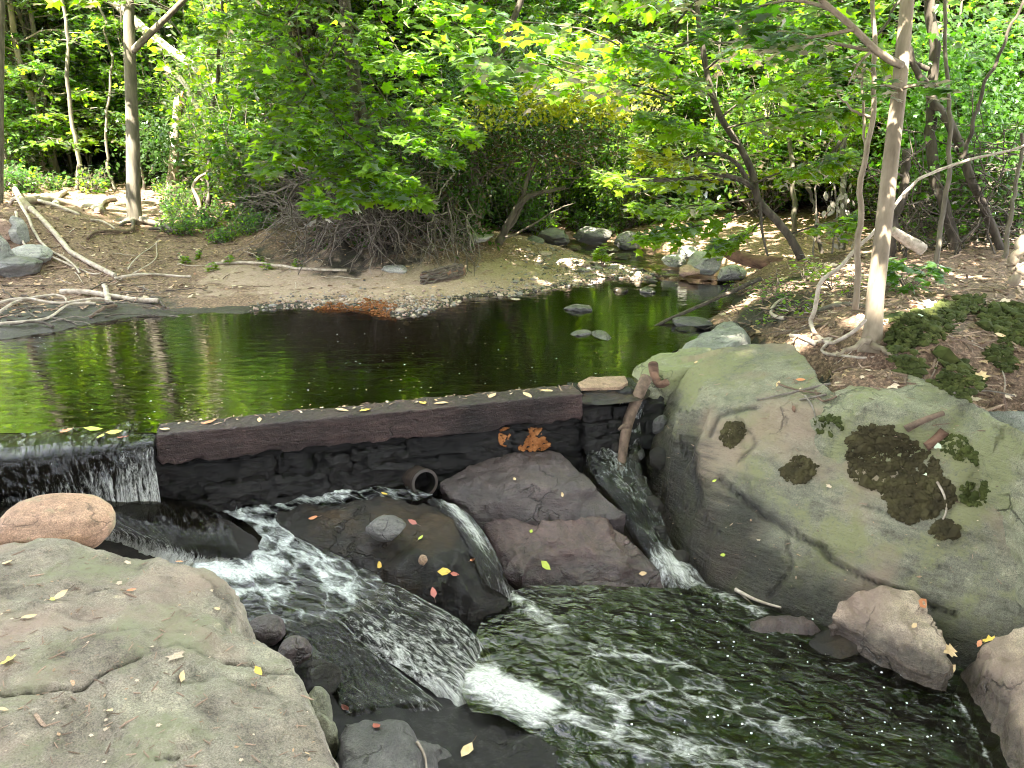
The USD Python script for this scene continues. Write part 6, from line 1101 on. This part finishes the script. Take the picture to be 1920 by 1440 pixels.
moss_pad([(1750, 985), (1785, 980), (1795, 998), (1775, 1008), (1752, 1002)], 'tiny moss patch below the largest one on the rock face', 'moss_brown', .02, 4, 3)
moss_pad([(1805, 905), (1840, 902), (1858, 925), (1840, 945), (1808, 945)], 'thin moss patch right of the largest one on the rock face', 'moss', .015, 5, 4)
moss_pad([(1532, 790), (1565, 785), (1580, 800), (1560, 812), (1530, 810)], 'moss tuft at the left tip of the lichen-green rock', 'moss', .02, 5, 5)
moss_pad([(1365, 800), (1388, 795), (1392, 815), (1372, 838), (1358, 828)], 'narrow moss streak on the left of the rock face', 'moss_brown', .012, 5, 6)
moss_pad([(1760, 830), (1800, 815), (1840, 850), (1810, 870), (1775, 850)], 'moss beside the bark pieces on the right rocks', 'moss', .02, 6, 7)
for k, (poly, lab) in enumerate([([(1660, 640), (1680, 600), (1740, 575), (1830, 560), (1845, 572), (1800, 600), (1760, 620), (1745, 645), (1690, 660)], 'green moss carpet on the bank right of the pale trunk, uppermost'), ([(1665, 665), (1700, 655), (1740, 670), (1735, 690), (1680, 695)], 'moss cushion right of the pale trunk foot'), ([(1850, 590), (1900, 575), (1960, 580), (1960, 640), (1880, 640), (1850, 615)], 'moss carpet at the right picture edge'),
        ([(1755, 680), (1800, 670), (1830, 700), (1845, 735), (1800, 740), (1765, 715)], 'moss cushion on the bank above the lichen-green rock'), ([(1850, 660), (1890, 650), (1905, 690), (1870, 700)], 'small moss cushion low on the right bank')]): moss_pad(poly, lab, 'moss', 0, 0, 20 + k, up=True)
LEAFMESH = {}
def fallen(px, py, mat, lab, size=26, shape=OVAL, rz=None, curlv=.3, seed=0, float_=False):
    r = rng(500 + seed); p, n = hit(px, py); p, n = p[0], n[0]
    if float_: p, n = P(px, py, .008), np.array([0, 0, 1.0])
    v, f = shape; v = v.copy(); v[:, 2] += curlv * (v[:, 0] ** 2 * 2 + (v[:, 1] - .5) ** 2) ; v -= [0, .5, 0]; s = size * np.linalg.norm(p - C0) / FPX
    a = np.array([math.cos(rz if rz is not None else r.uniform(0, 6.28)), math.sin(rz if rz is not None else r.uniform(0, 6.28)), 0]); n = n + r.normal(0, .15, 3); n /= np.linalg.norm(n); a -= n * (a @ n); a /= np.linalg.norm(a); b = np.cross(a, n)
    q = p + n * .012 + s * (v[:, :1] * b + v[:, 1:2] * a + v[:, 2:] * n)
    st_ = tube([q[0], q[0] - a * s * .22, q[0] - a * s * .42 + n * .008], [.0016, .0014, .001], 4)
    t = thing('fallen_leaf', lab, 'leaf'); put(t, 'blade', (q, f), mat, smooth=False); put(t, 'stalk', st_, 'stick_brown')
for k, (px, py, mat, sz, sh, lab) in enumerate([
        (115, 1118, 'leaf_tan', 30, OVAL, 'tan curled leaf near the back of the foreground rock'), (100, 1128, 'leaf_lime', 16, OVAL, 'tiny greenish leaf touching the tan curled one'), (55, 1160, 'leaf_tan', 26, OVAL, 'pinkish narrow leaf on the left of the foreground rock'), (18, 1240, 'leaf_yellow', 28, MAPLE, 'yellow leaf at the left picture edge on the foreground rock'), (5, 1335, 'leaf_tan', 18, OVAL, 'small tan leaf at the left edge below the crack'),
        (486, 1260, 'leaf_yellow', 26, OVAL, 'yellow leaf at the right end of the crack in the foreground rock'), (338, 1270, 'leaf_tan', 26, OVAL, 'brown leaf just above the lower plate of the foreground rock'), (205, 1338, 'leaf_tan', 22, OVAL, 'reddish leaf in the hollow of the foreground rock'), (405, 1145, 'leaf_tan', 18, OVAL, 'narrow tan leaf near the foreground rock\'s right shoulder'), (335, 1057, 'leaf_orange', 16, OVAL, 'little orange leaf at the back rim of the foreground rock'), (15, 1058, 'leaf_tan', 28, OVAL, 'long tan leaf at the back left of the foreground rock'), (248, 1110, 'leaf_orange', 18, OVAL, 'thin orange leaf fragment in the groove of the foreground rock'), (575, 1420, 'leaf_tan', 14, OVAL, 'scrap of leaf at the foreground rock\'s lower right'),
        (706, 1365, 'leaf_red', 28, OVAL, 'red leaf on the dark rock at the bottom edge'), (875, 1410, 'leaf_tan', 44, OVAL, 'large pale yellow leaf at the bottom middle'), (646, 1330, 'leaf_red', 26, OVAL, 'dark red leaf in the wet gap left of the ledge'), (1022, 1060, 'leaf_lime', 30, OVAL, 'bright pale green oval leaf on the red slab'), (995, 998, 'leaf_lime', 14, OVAL, 'tiny lime leaf at the top edge of the red slab'), (1080, 1104, 'leaf_yellow', 18, OVAL, 'small yellow leaf at the foot of the red slab'), (1205, 1075, 'leaf_tan', 18, OVAL, 'tan leaf on the right shoulder of the red slab'),
        (965, 900, 'leaf_tan', 13, OVAL, 'pale scrap on the purple-grey slab, left'), (1056, 928, 'leaf_tan', 13, OVAL, 'pale scrap on the purple-grey slab, right'), (714, 1060, 'leaf_yellow', 28, OVAL, 'yellow leaf left of the egg-shaped pebble'), (835, 1072, 'leaf_yellow', 32, OVAL, 'yellow curved leaf right of the egg-shaped pebble'), (852, 1078, 'leaf_red', 20, OVAL, 'red leaf against the yellow curved one'), (813, 1112, 'leaf_red', 26, OVAL, 'red wet leaf low on the rock hump'), (773, 980, 'leaf_red', 22, OVAL, 'rust red leaf right of the angular grey block'), (588, 973, 'leaf_orange', 24, OVAL, 'rust brown leaf on the left top of the rock hump'), (790, 1010, 'leaf_lime', 16, OVAL, 'lime leaf on top of the rock hump'), (885, 1052, 'leaf_orange', 14, OVAL, 'small orange leaf on the hump\'s right side'), (720, 928, 'leaf_yellow', 22, OVAL, 'yellow leaf by the wall left of the pipe'), (800, 895, 'leaf_orange', 0.1, OVAL, ''),
        (1728, 1132, 'leaf_orange', 34, OVAL, 'curled brown and orange leaf above the brown block'), (1712, 1175, 'leaf_tan', 16, OVAL, 'small curled leaf on the brown block'), (1775, 1222, 'leaf_tan', 30, MAPLE, 'pale lobed dry leaf at the brown block\'s right end'), (1782, 1255, 'leaf_tan', 26, OVAL, 'tan upright leaf in the cleft beside the corner rock'), (1856, 1200, 'leaf_yellow', 26, MAPLE, 'bright yellow leaf in the cleft above the corner rock'), (1835, 1208, 'leaf_orange', 16, OVAL, 'orange leaf next to the bright yellow one'), (1357, 1040, 'leaf_lime', 14, OVAL, 'lime leaf low on the right rock face'), (1340, 903, 'leaf_lime', 11, OVAL, 'tiny pale leaf at the top of the long crack'), (1735, 890, 'leaf_pale_green', 12, OVAL, 'pale scrap on the largest moss patch'), (1720, 905, 'leaf_tan', 12, OVAL, 'tan scrap on the largest moss patch'),
        (1502, 714, 'leaf_orange', 20, OVAL, 'orange-red leaf in the debris between the right rocks'), (1460, 722, 'leaf_tan', 20, OVAL, 'tan leaf stalk on the blue-grey rock top'), (1490, 768, 'log_brown', 18, OVAL, 'dark leaf on the rock below the debris'), (1744, 575, 'leaf_pale_green', 28, MAPLE, 'pale upturned maple leaf on the moss carpet'), (1725, 594, 'leaf_pale_green', 18, OVAL, 'second pale leaf on the moss carpet'), (1845, 707, 'leaf_tan', 26, MAPLE, 'pale dry leaf on the right bank litter'), (1770, 660, 'leaf_tan', 24, OVAL, 'tan curled leaf on the right bank litter'), (1875, 630, 'leaf_tan', 22, OVAL, 'tan leaf by the moss at the right edge'), (1760, 840, 'leaf_pale_green', 26, OVAL, 'pale grey-green leaf below the bark pieces'), (1690, 648, 'leaf_tan', 20, OVAL, 'tan leaf at the edge of the moss by the pale trunk'), (1302, 672, 'leaf_tan', 14, OVAL, 'yellowish leaf on the rock nose'),
        (122, 811, 'leaf_orange', 24, MAPLE, 'rust leaf caught on the overflow edge, left'), (175, 806, 'leaf_lime', 34, OVAL, 'yellow-green leaf caught on the overflow edge'), (215, 812, 'leaf_yellow', 30, OVAL, 'long yellow leaf beside the green one at the overflow'), (190, 820, 'leaf_lime', 26, OVAL, 'greenish leaf hanging over the overflow edge'), (232, 822, 'leaf_red', 24, MAPLE, 'brown leaf in the leaf clump at the overflow')]):
    if lab: fallen(px, py, mat, lab, sz * .85, sh, seed=k, float_='overflow' in lab)
for k, (u, mat, s, lab) in enumerate([(.05, 'leaf_tan', 20, 'tan leaf on the left end of the beam'), (.3, 'leaf_orange', 24, 'thin orange leaf on the beam, second from left'), (.62, 'leaf_tan', 16, 'small tan leaf on the beam left of the middle'), (1.15, 'leaf_tan', 22, 'tan leaf near the middle of the beam'), (1.3, 'leaf_yellow', 22, 'pale yellow leaf near the middle of the beam'), (1.7, 'leaf_yellow', 26, 'yellow leaf right of the beam middle'), (1.82, 'leaf_tan', 24, 'tan leaf touching the yellow one on the beam'), (2.2, 'leaf_tan', 24, 'dry leaf on the right part of the beam'), (2.45, 'leaf_tan', 26, 'dry leaf on the right end of the beam'), (2.62, 'leaf_tan', 28, 'dry leaf on the stones past the beam\'s right end')]):
    p = W(min(u, WL + .1), -.06 - .05 * (k % 2), .046); v, f = OVAL; v = v - [0, .5, 0]; v[:, 2] += .25 * v[:, 0] ** 2; s = s * 4.9 / FPX; t = thing('fallen_leaf', lab, 'leaf'); put(t, 'blade', (rotz(v * s * [1, 1.3, 1], k * 1.1 + 1.2) + p, f), mat, smooth=False); put(t, 'stalk', tube(rotz(np.array([[0, -.65, 0], [0, -.9, .05]]) * s, k * 1.1 + 1.2) + p, .0013, 4), 'stick_brown')
def lay(name, lab, pts, w, mat, cat, lift=.012, sides=8, rough=.15, seed=0):
    p, n = hit([q[0] for q in pts], [q[1] for q in pts]); p = spline(p + n * lift, 16); top(name, tube(p, np.linspace(w[0], w[1], 16) / 2 * proj(p)[:, 2] / FPX, sides, rough, seed), mat, lab, cat)
lay('bark_stick', 'thick brown stick lying on the lichen-green rock', [(1697, 806), (1730, 790), (1765, 778)], (15, 10), 'stick_brown', 'stick', .02)
lay('bark_piece', 'flat reddish piece of bark below the thick brown stick', [(1735, 838), (1755, 822), (1772, 808)], (18, 20), 'log_brown', 'bark', .008)
for k, (pts, w, lab) in enumerate([([(1420, 752), (1470, 742), (1520, 730), (1555, 722)], (3, 5), 'long twig in the debris between the right rocks'), ([(1460, 722), (1500, 735), (1540, 740)], (4, 3), 'crossing twig in the debris between the right rocks'), ([(1510, 745), (1525, 770), (1530, 785)], (4, 3), 'twig pointing down from the debris between the right rocks'), ([(1530, 735), (1545, 755), (1570, 745)], (5, 4), 'short thick twig in the debris'), ([(1500, 752), (1550, 742)], (4, 4), 'straight twig at the bottom of the debris'),
        ([(1758, 905), (1772, 930), (1775, 955), (1768, 975)], (5, 3), 'crooked twig hanging over the largest moss patch'), ([(1380, 1105), (1420, 1125), (1465, 1138)], (8, 4), 'pale stick at the waterline of the right rock'), ([(1385, 1108), (1415, 1135), (1428, 1145)], (4, 2), 'thin pale twig beside the stick at the waterline'), ([(1250, 1075), (1280, 1110), (1310, 1145)], (5, 4), 'dark stick along the right edge of the red slab'), ([(1730, 705), (1745, 680), (1760, 668)], (3, 2), 'thin twig on the moss above the lichen-green rock'), ([(778, 1395), (792, 1420), (795, 1445)], (6, 4), 'pale curved twig at the bottom edge'), ([(1700, 640), (1750, 620), (1800, 608)], (4, 3), 'slim stick across the litter of the right bank'), ([(1790, 740), (1850, 735), (1900, 745)], (4, 3), 'slim stick low on the right bank'), ([(1560, 700), (1590, 690), (1625, 700)], (4, 3), 'small stick above the lichen-green rock')]):
    lay('twig', lab, pts, w, 'dead_wood' if k in (5, 6, 7, 10) else 'stick_brown' if k % 2 else 'twig_grey', 'twig', seed=k)

r = rng(601); n = 170; us = r.uniform(0, WL, n) ** 1.0; p = np.array([W(u, -.2 + .16 * abs(r.normal(0, .35)), .042) for u in us]); ty = r.choice(4, n, p=[.25, .2, .3, .25])
scatter('/World', 'beam_litter', [LIT[1], LIT[2], LIT[3], LIT[4]], p, rand_quat(r, n, .2), np.where(ty < 2, .022, .03) * r.lognormal(0, .4, n), ty, label='line of small leaf scraps along the back of the weir beam', cat='leaf litter')
# crumbs of leaf and grit on the dry rocks
r = rng(600); pts = [(r.uniform(0, 640), r.uniform(1010, 1440)) for _ in range(420)]; pts = [q for q in pts if shapely.contains_xy(shapely.Polygon([(0, 1020), (230, 1040), (440, 1120), (450, 1180), (550, 1250), (640, 1440), (0, 1440)]), *q)]
pts += [(r.uniform(1240, 1900), r.uniform(650, 1100)) for _ in range(260)] + [(a, b) for a, b in zip(r.normal(1510, 50, 90), r.normal(735, 16, 90))] + [(a, b) for a, b in zip(r.normal(1760, 45, 60), r.normal(815, 20, 60))]
p, nn = hit([q[0] for q in pts], [q[1] for q in pts]); n = len(p); ty = r.choice(4, n, p=[.2, .1, .35, .35])
scatter('/World', 'rock_crumbs', [LIT[1], LIT[2], LIT[3], LIT[4]], p + nn * .004, rand_quat(r, n, .25), np.where(ty < 2, .012, .022) * r.lognormal(0, .45, n), ty, label='crumbs of bark, twig and dry leaf scattered on the dry rocks', cat='leaf litter')
